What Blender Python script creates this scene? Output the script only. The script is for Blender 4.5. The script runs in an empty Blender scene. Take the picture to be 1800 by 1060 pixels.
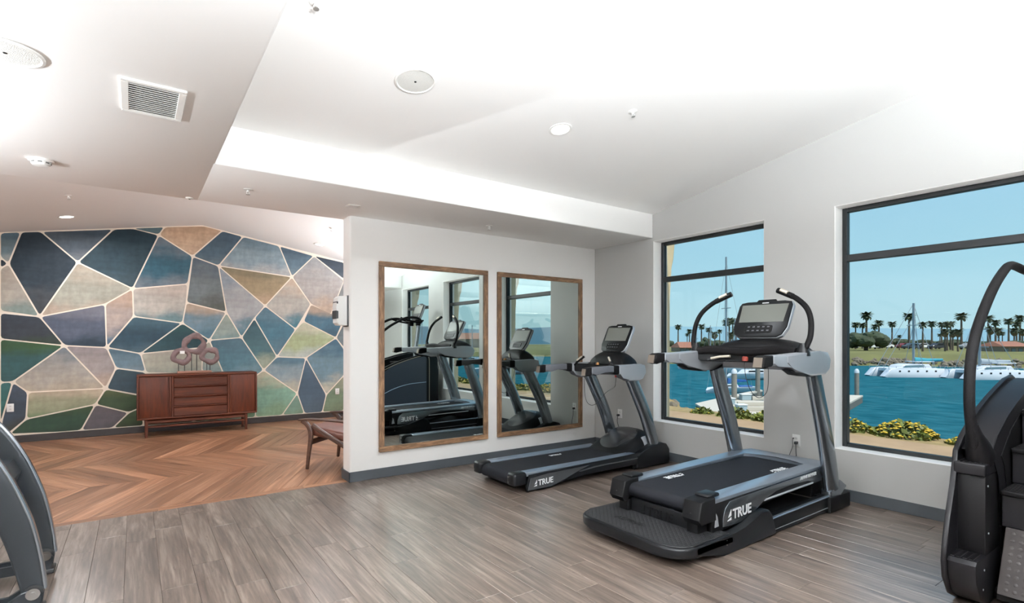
import bpy, bmesh, math, random
from mathutils import Vector, Matrix
R = math.radians
random.seed(7)
scene = bpy.context.scene
COL = scene.collection

# ------------------------------------------------------------------ camera
cam_data = bpy.data.cameras.new('camera')
cam_data.sensor_width = 36.0
cam_data.lens = 932.4 / 1800 * 36
cam_data.shift_y = 70 / 1800
cam_data.clip_end = 2000
cam = bpy.data.objects.new('camera', cam_data)
COL.objects.link(cam)
cam.location = (0, 0, 1.45)
cam.rotation_euler = (R(90), 0, R(54.577 - 90))
scene.camera = cam

# ------------------------------------------------------------------ view, cycles
scene.view_settings.view_transform = 'Standard'
scene.view_settings.look = 'None'
scene.view_settings.gamma = 1
scene.view_settings.exposure = 0.0
scene.view_settings.use_curve_mapping = False
cy = scene.cycles
cy.use_denoising = True
cy.max_bounces = 10
cy.diffuse_bounces = 6
cy.glossy_bounces = 5
cy.transparent_max_bounces = 12
cy.caustics_reflective = False
cy.caustics_refractive = False
cy.sample_clamp_indirect = 6.0
cy.use_light_tree = True

# ------------------------------------------------------------------ sky and sun
world = bpy.data.worlds.new('sky')
scene.world = world
world.use_nodes = True
wn, wl = world.node_tree.nodes, world.node_tree.links
wn.clear()
tc = wn.new('ShaderNodeTexCoord')
sx = wn.new('ShaderNodeSeparateXYZ')
wl.new(tc.outputs['Generated'], sx.inputs[0])
ramp = wn.new('ShaderNodeValToRGB')
wl.new(sx.outputs['Z'], ramp.inputs[0])
cr_ = ramp.color_ramp
cr_.elements[0].position = 0.0
cr_.elements[0].color = (0.50, 0.76, 0.84, 1)
cr_.elements[1].position = 1.0
cr_.elements[1].color = (0.16, 0.36, 0.70, 1)
e = cr_.elements.new(0.12); e.color = (0.40, 0.70, 0.84, 1)
e = cr_.elements.new(0.34); e.color = (0.30, 0.58, 0.82, 1)
bg = wn.new('ShaderNodeBackground')
bg.inputs['Strength'].default_value = 1.0
wl.new(ramp.outputs[0], bg.inputs[0])
wo = wn.new('ShaderNodeOutputWorld')
wl.new(bg.outputs[0], wo.inputs[0])

SUN_STRENGTH = 5.0
sun_d = bpy.data.lights.new('sun', 'SUN')
sun_d.energy = SUN_STRENGTH
sun_d.angle = R(0.6)
sun_d.color = (1.0, 0.95, 0.87)
sun = bpy.data.objects.new('sun', sun_d)
COL.objects.link(sun)
sun.rotation_euler = Vector((0.08, 0.52, -1.0)).to_track_quat('-Z', 'Y').to_euler()

# lamp strengths (used in the lamps' own builders below)
DOWNLIGHT_W = 34.0
LOUNGE_DOWNLIGHT_W = 40.0
FILL_UP_W = 660.0
LOUNGE_FILL_W = 230.0

# ================================================================== helpers
def srgb(c):
    out = []
    for v in c[:3]:
        v = v / 255.0
        out.append(v / 12.92 if v <= 0.04045 else ((v + 0.055) / 1.055) ** 2.4)
    return (out[0], out[1], out[2], 1.0)

MATS = {}
def M(name, rgb=(128, 128, 128), rough=0.5, metal=0.0, spec=0.5, var=0.0, scale=8.0, bump=0.0, bscale=60.0,
      coat=0.0, emit=None, estr=0.0, stretch=(1, 1, 1)):
    if name in MATS:
        return MATS[name]
    m = bpy.data.materials.new(name)
    m.use_nodes = True
    n, l = m.node_tree.nodes, m.node_tree.links
    b = n['Principled BSDF']
    c = srgb(rgb)
    b.inputs['Base Color'].default_value = c
    b.inputs['Roughness'].default_value = rough
    b.inputs['Metallic'].default_value = metal
    b.inputs['Specular IOR Level'].default_value = spec
    b.inputs['Coat Weight'].default_value = coat
    if emit is not None:
        b.inputs['Emission Color'].default_value = srgb(emit)
        b.inputs['Emission Strength'].default_value = estr
    if var > 0 or bump > 0:
        t = n.new('ShaderNodeTexCoord')
        mp = n.new('ShaderNodeMapping')
        mp.inputs['Scale'].default_value = stretch
        l.new(t.outputs['Object'], mp.inputs[0])
    if var > 0:
        nz = n.new('ShaderNodeTexNoise')
        nz.inputs['Scale'].default_value = scale
        nz.inputs['Detail'].default_value = 5
        l.new(mp.outputs[0], nz.inputs['Vector'])
        rp = n.new('ShaderNodeValToRGB')
        rp.color_ramp.elements[0].position = 0.3
        rp.color_ramp.elements[1].position = 0.7
        rp.color_ramp.elements[0].color = tuple(max(0, v * (1 - var)) for v in c[:3]) + (1,)
        rp.color_ramp.elements[1].color = tuple(min(1, v * (1 + var)) for v in c[:3]) + (1,)
        l.new(nz.outputs['Fac'], rp.inputs[0])
        l.new(rp.outputs[0], b.inputs['Base Color'])
    if bump > 0:
        nb = n.new('ShaderNodeTexNoise')
        nb.inputs['Scale'].default_value = bscale
        nb.inputs['Detail'].default_value = 3
        l.new(mp.outputs[0], nb.inputs['Vector'])
        bp = n.new('ShaderNodeBump')
        bp.inputs['Strength'].default_value = bump
        bp.inputs['Distance'].default_value = 0.01
        l.new(nb.outputs['Fac'], bp.inputs['Height'])
        l.new(bp.outputs[0], b.inputs['Normal'])
    MATS[name] = m
    return m

def wood(name, dark, mid, light, rough=0.35, along=0.9, across=22.0, use_uv=False, rand_amt=0.25, spec=0.5, coat=0.0, bump=0.15,
         axis=0, knots=False, hue=None):
    """wood grain running along one axis (object or UV space), offset and tinted per object"""
    if name in MATS:
        return MATS[name]
    m = bpy.data.materials.new(name)
    m.use_nodes = True
    n, l = m.node_tree.nodes, m.node_tree.links
    b = n['Principled BSDF']
    b.inputs['Roughness'].default_value = rough
    b.inputs['Specular IOR Level'].default_value = spec
    b.inputs['Coat Weight'].default_value = coat
    t = n.new('ShaderNodeTexCoord')
    oi = n.new('ShaderNodeObjectInfo')
    mul = n.new('ShaderNodeMath'); mul.operation = 'MULTIPLY'; mul.inputs[1].default_value = 173.0
    l.new(oi.outputs['Random'], mul.inputs[0])
    cmb = n.new('ShaderNodeCombineXYZ')
    l.new(mul.outputs[0], cmb.inputs[0]); l.new(mul.outputs[0], cmb.inputs[1]); l.new(mul.outputs[0], cmb.inputs[2])
    add = n.new('ShaderNodeVectorMath'); add.operation = 'ADD'
    l.new(t.outputs['UV' if use_uv else 'Object'], add.inputs[0])
    l.new(cmb.outputs[0], add.inputs[1])
    mp = n.new('ShaderNodeMapping')
    sc = [across, across, across]
    sc[axis] = along
    mp.inputs['Scale'].default_value = sc
    l.new(add.outputs[0], mp.inputs[0])
    nz = n.new('ShaderNodeTexNoise')
    nz.inputs['Scale'].default_value = 1.0
    nz.inputs['Detail'].default_value = 8
    nz.inputs['Roughness'].default_value = 0.62
    nz.inputs['Distortion'].default_value = 0.6
    l.new(mp.outputs[0], nz.inputs['Vector'])
    mp2 = n.new('ShaderNodeMapping')
    sc2 = [across * 4.5, across * 4.5, across * 4.5]
    sc2[axis] = along * 3
    mp2.inputs['Scale'].default_value = sc2
    l.new(add.outputs[0], mp2.inputs[0])
    nz2 = n.new('ShaderNodeTexNoise')
    nz2.inputs['Scale'].default_value = 1.0
    nz2.inputs['Detail'].default_value = 4
    l.new(mp2.outputs[0], nz2.inputs['Vector'])
    mixf = n.new('ShaderNodeMix'); mixf.data_type = 'FLOAT'
    mixf.inputs[0].default_value = 0.32
    l.new(nz.outputs['Fac'], mixf.inputs[2]); l.new(nz2.outputs['Fac'], mixf.inputs[3])
    rp = n.new('ShaderNodeValToRGB')
    rp.color_ramp.elements[0].position = 0.30
    rp.color_ramp.elements[1].position = 0.70
    rp.color_ramp.elements[0].color = srgb(dark)
    rp.color_ramp.elements[1].color = srgb(light)
    em = rp.color_ramp.elements.new(0.5); em.color = srgb(mid)
    l.new(mixf.outputs[0], rp.inputs[0])
    col = rp.outputs[0]
    # per-piece brightness
    mr = n.new('ShaderNodeMapRange')
    mr.inputs['To Min'].default_value = 1 - rand_amt
    mr.inputs['To Max'].default_value = 1 + rand_amt
    l.new(oi.outputs['Random'], mr.inputs[0])
    hs = n.new('ShaderNodeHueSaturation')
    l.new(mr.outputs[0], hs.inputs['Value'])
    l.new(col, hs.inputs['Color'])
    col = hs.outputs[0]
    if knots:
        mp3 = n.new('ShaderNodeMapping')
        sc3 = [34.0, 34.0, 34.0]; sc3[axis] = 9.0
        mp3.inputs['Scale'].default_value = sc3
        l.new(add.outputs[0], mp3.inputs[0])
        nz3 = n.new('ShaderNodeTexNoise')
        nz3.inputs['Scale'].default_value = 1.0
        nz3.inputs['Detail'].default_value = 2
        nz3.inputs['Distortion'].default_value = 2.2
        l.new(mp3.outputs[0], nz3.inputs['Vector'])
        r3 = n.new('ShaderNodeValToRGB')
        r3.color_ramp.elements[0].position = 0.63
        r3.color_ramp.elements[1].position = 0.76
        r3.color_ramp.elements[0].color = (1, 1, 1, 1)
        r3.color_ramp.elements[1].color = (0.62, 0.58, 0.55, 1)
        l.new(nz3.outputs['Fac'], r3.inputs[0])
        mx = n.new('ShaderNodeMix'); mx.data_type = 'RGBA'; mx.blend_type = 'MULTIPLY'
        mx.inputs[0].default_value = 1.0
        l.new(col, mx.inputs[6]); l.new(r3.outputs[0], mx.inputs[7])
        col = mx.outputs[2]
    l.new(col, b.inputs['Base Color'])
    if bump:
        bp = n.new('ShaderNodeBump')
        bp.inputs['Strength'].default_value = bump
        bp.inputs['Distance'].default_value = 0.004
        l.new(mixf.outputs[0], bp.inputs['Height'])
        l.new(bp.outputs[0], b.inputs['Normal'])
    MATS[name] = m
    return m

# ---- bmesh shapes -------------------------------------------------
def BM():
    return bmesh.new()

def box(bm, x0, x1, y0, y1, z0, z1, bev=0.0, seg=2):
    vs = [bm.verts.new((x, y, z)) for x in (x0, x1) for y in (y0, y1) for z in (z0, z1)]
    fs = []
    for q in ((0, 1, 3, 2), (4, 6, 7, 5), (0, 4, 5, 1), (2, 3, 7, 6), (0, 2, 6, 4), (1, 5, 7, 3)):
        fs.append(bm.faces.new([vs[i] for i in q]))
    if bev > 0:
        es = set()
        for f in fs:
            es.update(f.edges)
        bmesh.ops.bevel(bm, geom=list(es), offset=bev, segments=seg, profile=0.5, affect='EDGES')
    return bm

def prism(bm, pts, a0, a1, axis='y', bev=0.0, seg=2):
    """extrude a 2D polygon. axis 'y': pts are (x,z); 'x': pts are (y,z); 'z': pts are (x,y)"""
    def P(p, a):
        if axis == 'y': return (p[0], a, p[1])
        if axis == 'x': return (a, p[0], p[1])
        return (p[0], p[1], a)
    A = [bm.verts.new(P(p, a0)) for p in pts]
    B = [bm.verts.new(P(p, a1)) for p in pts]
    n = len(pts)
    fs = [bm.faces.new(A), bm.faces.new(B[::-1])]
    for i in range(n):
        j = (i + 1) % n
        fs.append(bm.faces.new((A[i], B[i], B[j], A[j])))
    if bev > 0:
        es = list(fs[0].edges) + list(fs[1].edges)
        bmesh.ops.bevel(bm, geom=es, offset=bev, segments=seg, profile=0.5, affect='EDGES')
    return bm

def rrect(w, h, r, n=4):
    r = min(r, w / 2 - 1e-5, h / 2 - 1e-5)
    out = []
    for cx, cy_, a in ((w / 2 - r, h / 2 - r, 0), (-w / 2 + r, h / 2 - r, 90), (-w / 2 + r, -h / 2 + r, 180), (w / 2 - r, -h / 2 + r, 270)):
        for k in range(n + 1):
            t = R(a + 90 * k / n)
            out.append((cx + r * math.cos(t), cy_ + r * math.sin(t)))
    return out

def ell(a, b, n=16):
    return [(a * math.cos(2 * math.pi * k / n), b * math.sin(2 * math.pi * k / n)) for k in range(n)]

def smooth(pts, n=6):
    """Catmull-Rom through points"""
    P = [Vector(p) for p in pts]
    P = [P[0] * 2 - P[1]] + P + [P[-1] * 2 - P[-2]]
    out = []
    for i in range(1, len(P) - 2):
        p0, p1, p2, p3 = P[i - 1], P[i], P[i + 1], P[i + 2]
        for k in range(n):
            t = k / n
            out.append(0.5 * ((2 * p1) + (-p0 + p2) * t + (2 * p0 - 5 * p1 + 4 * p2 - p3) * t * t + (-p0 + 3 * p1 - 3 * p2 + p3) * t ** 3))
    out.append(P[-2].copy())
    return out

def sweep(bm, path, prof, side=None, scales=None, caps=True):
    """sweep a 2D profile (u along side, v along normal) over a path. side: fixed lateral vector, or None for parallel transport"""
    path = [Vector(p) for p in path]
    n = len(path)
    rings = []
    prev_s = None
    for i, p in enumerate(path):
        t = (path[min(i + 1, n - 1)] - path[max(i - 1, 0)]).normalized()
        if side is not None:
            s = Vector(side)
            s = (s - t * s.dot(t)).normalized()
        else:
            if prev_s is None:
                ref = Vector((0, 0, 1)) if abs(t.z) < 0.9 else Vector((1, 0, 0))
                s = t.cross(ref).normalized()
            else:
                s = (prev_s - t * prev_s.dot(t)).normalized()
            prev_s = s
        nn = t.cross(s).normalized()
        k = scales[i] if scales else 1.0
        ku, kv = (k if isinstance(k, (tuple, list)) else (k, k))
        rings.append([bm.verts.new(p + s * (u * ku) + nn * (v * kv)) for u, v in prof])
    m = len(prof)
    for i in range(n - 1):
        for j in range(m):
            k = (j + 1) % m
            bm.faces.new((rings[i][j], rings[i][k], rings[i + 1][k], rings[i + 1][j]))
    if caps:
        bm.faces.new(rings[0][::-1])
        bm.faces.new(rings[-1])
    return bm

def tube(bm, path, r, n=10, caps=True):
    return sweep(bm, path, ell(r, r, n), None, None, caps)

def lathe(bm, prof, c=(0, 0, 0), n=20, axis='z'):
    c = Vector(c)
    def P(r, h, a):
        ca, sa = r * math.cos(a), r * math.sin(a)
        if axis == 'z': return c + Vector((ca, sa, h))
        if axis == 'x': return c + Vector((h, ca, sa))
        return c + Vector((ca, h, sa))
    rings = []
    for r, h in prof:
        if r < 1e-6:
            rings.append([bm.verts.new(P(0, h, 0))])
        else:
            rings.append([bm.verts.new(P(r, h, 2 * math.pi * k / n)) for k in range(n)])
    for a, b in zip(rings[:-1], rings[1:]):
        if len(a) == 1 and len(b) == 1:
            continue
        for k in range(n):
            j = (k + 1) % n
            if len(a) == 1: bm.faces.new((a[0], b[k], b[j]))
            elif len(b) == 1: bm.faces.new((a[k], b[0], a[j]))
            else: bm.faces.new((a[k], b[k], b[j], a[j]))
    if len(rings[0]) > 1: bm.faces.new(rings[0][::-1])
    if len(rings[-1]) > 1: bm.faces.new(rings[-1])
    return bm

def cyl(bm, c, r, h0, h1, n=16, axis='z'):
    return lathe(bm, [(r, h0), (r, h1)], c, n, axis)

def xform(bm, mat):
    bmesh.ops.transform(bm, matrix=mat, verts=bm.verts[:])
    return bm

def to_mesh(name, bm, sharp=35):
    bmesh.ops.recalc_face_normals(bm, faces=bm.faces[:])
    me = bpy.data.meshes.new(name)
    bm.to_mesh(me)
    bm.free()
    if sharp is not None:
        me.polygons.foreach_set('use_smooth', [True] * len(me.polygons))
        me.set_sharp_from_angle(angle=R(sharp))
    return me

class Thing:
    """an Empty at the base of a thing; parts are given in world coordinates unless local=True"""
    def __init__(self, name, label, cat, loc, rotz=0.0, group=None, local=False, kind=None):
        o = bpy.data.objects.new(name, None)
        o.empty_display_size = 0.1
        COL.objects.link(o)
        o.location = loc
        o.rotation_euler = (0, 0, rotz)
        if label: o['label'] = label
        if cat: o['category'] = cat
        if group: o['group'] = group
        if kind: o['kind'] = kind
        self.o, self.loc, self.local = o, Vector(loc), local
    def part(self, name, bm, mat, parent=None, sharp=35, label=None):
        if not self.local:
            bmesh.ops.translate(bm, verts=bm.verts[:], vec=-self.loc)
        return self.mesh(name, to_mesh(name, bm, sharp), mat, parent, label)
    def mesh(self, name, me, mat, parent=None, label=None):
        if mat is not None and not me.materials:
            me.materials.append(mat)
        o = bpy.data.objects.new(name, me)
        COL.objects.link(o)
        o.parent = parent if parent is not None else self.o
        if label: o['label'] = label
        return o

def single(name, bm, mat, label=None, cat=None, group=None, kind=None, sharp=35, loc=(0, 0, 0)):
    """a thing (or piece of the setting) that is one mesh"""
    loc = Vector(loc)
    bmesh.ops.translate(bm, verts=bm.verts[:], vec=-loc)
    me = to_mesh(name, bm, sharp)
    me.materials.append(mat)
    o = bpy.data.objects.new(name, me)
    o.location = loc
    COL.objects.link(o)
    if label: o['label'] = label
    if cat: o['category'] = cat
    if group: o['group'] = group
    if kind: o['kind'] = kind
    return o

def copy_thing(o, loc, rotz=None, label=None, scale=None, parent=None):
    c = o.copy()
    COL.objects.link(c)
    if parent is not None:
        c.parent = parent
    else:
        c.location = loc
        if rotz is not None: c.rotation_euler = (0, 0, rotz)
        if scale is not None: c.scale = (scale,) * 3 if not isinstance(scale, (tuple, list)) else scale
        if label: c['label'] = label
    for ch in o.children:
        if ch.type == 'MESH':
            copy_thing(ch, None, parent=c)
    return c

def lamp_child(parent_o, name, loc, power, size, spread=160, color=(1, 1, 1), up=False, shape='DISK', size_y=None, rotz=0):
    d = bpy.data.lights.new(name, 'AREA')
    d.shape = shape
    d.size = size
    if size_y: d.size_y = size_y
    d.energy = power
    d.color = color
    d.spread = R(spread)
    o = bpy.data.objects.new(name, d)
    COL.objects.link(o)
    o.parent = parent_o
    o.location = loc
    o.rotation_euler = (R(180) if up else 0, 0, rotz)
    return o

def text_mesh(body, size, extrude=0.0015, bold=0.0, shear=0.0, spacing=1.0):
    c = bpy.data.curves.new('lettering', 'FONT')
    c.body = body
    c.size = size
    c.extrude = extrude
    c.offset = bold
    c.shear = shear
    c.space_character = spacing
    c.align_x = 'LEFT'
    c.align_y = 'BOTTOM_BASELINE'
    c.resolution_u = 3
    o = bpy.data.objects.new('lettering', c)
    COL.objects.link(o)
    dg = bpy.context.evaluated_depsgraph_get()
    me = bpy.data.meshes.new_from_object(o.evaluated_get(dg))
    bpy.data.objects.remove(o)
    bpy.data.curves.remove(c)
    return me

def place_text(th, name, body, size, origin, xdir, ydir, mat, parent=None, bold=0.0, mark=False, shear=0.0, spacing=1.0, extrude=0.0015):
    """lettering whose baseline starts at origin and runs along xdir, letters rising along ydir"""
    me = text_mesh(body, size, extrude, bold, shear, spacing)
    bm = bmesh.new()
    bm.from_mesh(me)
    bpy.data.meshes.remove(me)
    if mark:   # the maker's triangular sail mark before the word
        for v in bm.verts: v.co.x += size * 0.78
        h = size * 0.74
        prism(bm, [(size * 0.10, -0.02 * size), (size * 0.58, -0.02 * size), (size * 0.58, h * 0.25)], -extrude, extrude, 'z')
        prism(bm, [(size * 0.22, h * 0.28), (size * 0.58, h * 0.40), (size * 0.58, h)], -extrude, extrude, 'z')
    X, Y = Vector(xdir).normalized(), Vector(ydir).normalized()
    Z = X.cross(Y)
    mt = Matrix(((X.x, Y.x, Z.x, origin[0]), (X.y, Y.y, Z.y, origin[1]), (X.z, Y.z, Z.z, origin[2]), (0, 0, 0, 1)))
    xform(bm, mt)
    return th.part(name, bm, mat, parent, sharp=None)
# ================================================================== materials of the room
m_wall = M('white_wall_paint', (246, 245, 243), rough=0.6, spec=0.3, bump=0.04, bscale=140)
m_grey = M('light_grey_wall_paint', (182, 182, 180), rough=0.6, spec=0.3, bump=0.04, bscale=140)
m_ceil = M('ceiling_paint', (251, 250, 248), rough=0.7, spec=0.2, bump=0.03, bscale=120)
m_base = M('rubber_baseboard', (56, 60, 64), rough=0.5, spec=0.4, var=0.06, scale=6)
m_base_brown = M('dark_brown_baseboard', (42, 36, 35), rough=0.5, spec=0.4, var=0.06, scale=6)
m_frame = M('black_aluminium', (20, 23, 25), rough=0.45, spec=0.3)
m_trimw = M('white_plastic', (236, 236, 234), rough=0.4)
m_slab = M('floor_underlay', (70, 60, 54), rough=0.8)

def glass_mat(name, tint=(0.985, 0.995, 0.99), refl=1.0):
    m = bpy.data.materials.new(name)
    m.use_nodes = True
    n, l = m.node_tree.nodes, m.node_tree.links
    n.clear()
    tr = n.new('ShaderNodeBsdfTransparent'); tr.inputs[0].default_value = tint + (1,)
    gl = n.new('ShaderNodeBsdfGlossy'); gl.inputs['Roughness'].default_value = 0.0
    fr = n.new('ShaderNodeFresnel'); fr.inputs['IOR'].default_value = 1.45
    mul = n.new('ShaderNodeMath'); mul.operation = 'MULTIPLY'; mul.inputs[1].default_value = refl
    mx = n.new('ShaderNodeMixShader')
    out = n.new('ShaderNodeOutputMaterial')
    l.new(fr.outputs[0], mul.inputs[0]); l.new(mul.outputs[0], mx.inputs[0])
    l.new(tr.outputs[0], mx.inputs[1]); l.new(gl.outputs[0], mx.inputs[2]); l.new(mx.outputs[0], out.inputs[0])
    return m
m_glass = glass_mat('window_glass', refl=0.22)

m_plank = wood('grey_oak_plank', (52, 43, 38), (102, 89, 80), (150, 136, 125), rough=0.30, along=1.1, across=15, use_uv=True,
               rand_amt=0.13, spec=0.6, bump=0.20, knots=True, coat=0.45)
m_plank.node_tree.nodes['Principled BSDF'].inputs['Coat IOR'].default_value = 1.8
m_plank.node_tree.nodes['Principled BSDF'].inputs['Coat Roughness'].default_value = 0.26
m_board = wood('warm_chevron_board', (78, 50, 35), (130, 92, 68), (172, 132, 104), rough=0.34, along=0.8, across=17, use_uv=True,
               rand_amt=0.30, spec=0.5, bump=0.12)

# ================================================================== dimensions of the room (metres; z = 0 floor)
XW, XO, XF = 5.289, 5.55, 5.432          # window wall: inner face, outer face, window frame plane
YM, YMB = 5.406, 5.63                    # mirror partition: face, back
XP = 1.80                                # free end of the partition
YB, XL = -2.75, -3.44                    # wall behind the camera, wall at the far side
YN = 10.28                               # mural wall
ZS = 2.741                               # soffit
WZ0, WZ1 = 0.463, 2.697
WINS = [(2.96, 4.38), (0.85, 2.27), (-1.26, 0.16), (6.35, 7.77), (8.35, 9.77)]
TX, TY0, TY1 = 0.478, -1.27, 4.39        # tray recess
TZ, TA, TYC = 3.037, 3.51, 1.56          # tray: springing height, apex height, ridge
LRX, LRZ, LSL = 0.925, 3.40, 0.167       # lounge gable: ridge x, ridge z, slope

# ------------------------------------------------------------------ floors
bm = BM(); box(bm, XL - .2, XO, YB - .2, 5.47, -0.12, -0.006)
floor = single('floor', bm, m_slab, 'grey wood-look plank floor of the exercise room', kind='structure')
PW, PL = 0.178, 1.22
def piece_mesh(name, pts, h=0.006, ch=0.0012, mat=None, uvdir=(0, 1)):
    """a board: top face with a fine chamfer, sides; UV in metres, u along uvdir"""
    bm = bmesh.new()
    n = len(pts)
    cx, cy_ = sum(p[0] for p in pts) / n, sum(p[1] for p in pts) / n
    ins = []
    for i in range(n):
        p0, p1, p2 = (Vector(pts[i - 1]), Vector(pts[i]), Vector(pts[(i + 1) % n]))
        d1, d2 = (p1 - p0).normalized(), (p2 - p1).normalized()
        n1, n2 = Vector((-d1.y, d1.x)), Vector((-d2.y, d2.x))
        bis = (n1 + n2)
        ins.append(p1 + bis * (ch / max(0.3, 1 + n1.dot(n2))))
    T = [bm.verts.new((p[0], p[1], h)) for p in ins]
    E_ = [bm.verts.new((p[0], p[1], h - ch)) for p in pts]
    B = [bm.verts.new((p[0], p[1], 0)) for p in pts]
    bm.faces.new(T)
    for i in range(n):
        j = (i + 1) % n
        bm.faces.new((T[i], E_[i], E_[j], T[j]))
        bm.faces.new((E_[i], B[i], B[j], E_[j]))
    bmesh.ops.recalc_face_normals(bm, faces=bm.faces[:])
    uv = bm.loops.layers.uv.new('UVMap')
    d = Vector(uvdir).normalized(); s = Vector((-d.y, d.x))
    for f in bm.faces:
        for lp in f.loops:
            q = Vector((lp.vert.co.x, lp.vert.co.y))
            lp[uv].uv = (q.dot(d), q.dot(s))
    me = bpy.data.meshes.new(name)
    bm.to_mesh(me); bm.free()
    me.materials.append(mat)
    return me
w2, l2 = PW / 2 - 0.0006, PL / 2 - 0.0006
plank_me = piece_mesh('plank', [(-w2, -l2), (w2, -l2), (w2, l2), (-w2, l2)], mat=m_plank)
rnd = random.Random(3)
bm_rest = bmesh.new()
uvr = None
ncol = int(math.ceil((XW - XL) / PW))
count = 0
for i in range(ncol):
    xc = XW - PW * (i + 0.5)
    off = rnd.random() * PL
    y = YB - off
    while y < 5.45:
        y0, y1 = max(y, YB), min(y + PL, 5.45)
        if y1 - y0 > 0.03:
            yc = (y0 + y1) / 2
            # the planks the photograph can show are objects; the rest of the floor behind the camera is one mesh
            if xc > -1.35 and y1 > -0.45 and count < 300:
                o = bpy.data.objects.new('plank', plank_me)
                COL.objects.link(o); o.parent = floor
                o.location = (xc, yc, -0.006)
                o.scale = (1, (y1 - y0) / PL, 1)
                count += 1
            else:
                box(bm_rest, xc - w2, xc + w2, y0 + .0006, y1 - .0006, -0.006, -0.0004)
        y += PL
uvl = bm_rest.loops.layers.uv.new('UVMap')
for f in bm_rest.faces:
    for lp in f.loops:
        lp[uvl].uv = (lp.vert.co.y, lp.vert.co.x)
me = to_mesh('planking', bm_rest, None); me.materials.append(m_plank)
o = bpy.data.objects.new('planking', me); COL.objects.link(o); o.parent = floor; o['kind'] = 'stuff'

bm = BM(); box(bm, XL - .2, XO, 5.47, YN + .2, -0.12, -0.006)
floor2 = single('floor_lounge', bm, m_slab, 'warm brown chevron board floor of the lounge', kind='structure')
# chevron: rows across y, boards slanting dx over each row
DX, BX = 0.62, 0.165
rows = [(5.555, 6.74, 1), (6.74, 7.87, -1), (7.87, 9.02, 1), (9.02, 10.15, -1)]
def board_mesh(sgn):
    g = 0.0006
    hx = BX / 2 - g * 2
    pts = [(-hx - sgn * DX / 2, -0.565), (hx - sgn * DX / 2, -0.565), (hx + sgn * DX / 2, 0.565), (-hx + sgn * DX / 2, 0.565)]
    return piece_mesh('board', pts, mat=m_board, uvdir=(sgn * DX, 1.13))
bmesh_p, bmesh_m = board_mesh(1), board_mesh(-1)
nb = 0
for (ya, yb, sg) in rows:
    x = -1.75
    while x < 4.6:
        o = bpy.data.objects.new('board', bmesh_p if sg > 0 else bmesh_m)
        COL.objects.link(o); o.parent = floor2
        o.location = (x, (ya + yb) / 2, -0.006)
        o.scale = (1, (yb - ya) / 1.13, 1)
        x += BX; nb += 1
bord = piece_mesh('border_board', [(-0.6, -0.048), (0.6, -0.048), (0.6, 0.048), (-0.6, 0.048)], mat=m_board, uvdir=(1, 0))
x = XL + 0.6
while x < XW - 0.6:
    for yy in (5.502, 10.215):
        o = bpy.data.objects.new('border_board', bord); COL.objects.link(o); o.parent = floor2
        o.location = (x, yy, -0.006)
    x += 1.2015
bm = BM(); 
for (xa, xb) in ((XL, -2.15), (4.95, XW)):
    box(bm, xa, xb, 5.555, 10.15, -0.006, -0.0008)
uvl = bm.loops.layers.uv.new('UVMap')
for f in bm.faces:
    for lp in f.loops: lp[uvl].uv = (lp.vert.co.y, lp.vert.co.x)
me = to_mesh('boarding', bm, None); me.materials.append(m_board)
o = bpy.data.objects.new('boarding', me); COL.objects.link(o); o.parent = floor2; o['kind'] = 'stuff'

# ------------------------------------------------------------------ window wall with openings
def wall_with_openings(name, x0, x1, y0, y1, z1, opens, mat, label, bev=0.014):
    ys = sorted(set([y0, y1] + [v for o in opens for v in o[:2]]))
    zs = [0.0, WZ0, WZ1, z1]
    bm = bmesh.new()
    def is_open(a, b, k):
        return k == 1 and any(abs(o[0] - a) < 1e-6 and abs(o[1] - b) < 1e-6 for o in opens)
    V = {}
    def v(x, y, z):
        key = (round(x, 5), round(y, 5), round(z, 5))
        if key not in V: V[key] = bm.verts.new((x, y, z))
        return V[key]
    for a, b in zip(ys[:-1], ys[1:]):
        for k in range(3):
            if is_open(a, b, k):
                for p, q in (((a, zs[1]), (b, zs[1])), ((b, zs[1]), (b, zs[2])), ((b, zs[2]), (a, zs[2])), ((a, zs[2]), (a, zs[1]))):
                    bm.faces.new((v(x0, *p), v(x0, *q), v(x1, *q), v(x1, *p)))
                continue
            for x in (x0, x1):
                bm.faces.new((v(x, a, zs[k]), v(x, b, zs[k]), v(x, b, zs[k + 1]), v(x, a, zs[k + 1])))
    bmesh.ops.recalc_face_normals(bm, faces=bm.faces[:])
    es = []
    for e_ in bm.edges:
        c = [w.co for w in e_.verts]
        if all(abs(p.x - x0) < 1e-6 for p in c) and len(e_.link_faces) == 2:
            na, nb_ = e_.link_faces[0].normal, e_.link_faces[1].normal
            if abs(na.dot(nb_)) < 0.1: es.append(e_)
    bmesh.ops.bevel(bm, geom=es, offset=bev, segments=3, profile=0.5, affect='EDGES')
    bmesh.ops.recalc_face_normals(bm, faces=bm.faces[:])
    for f in bm.faces:   # white plastered reveals
        if abs(f.normal.x) < 0.9: f.material_index = 1
    o = single(name, bm, mat, label, kind='structure')
    o.data.materials.append(m_wall)
    return o
wall_with_openings('wall_right', XW, XO, YB - .2, YN + .2, 3.62, WINS, m_grey, 'light grey gable wall with tall black-framed windows')

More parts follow.
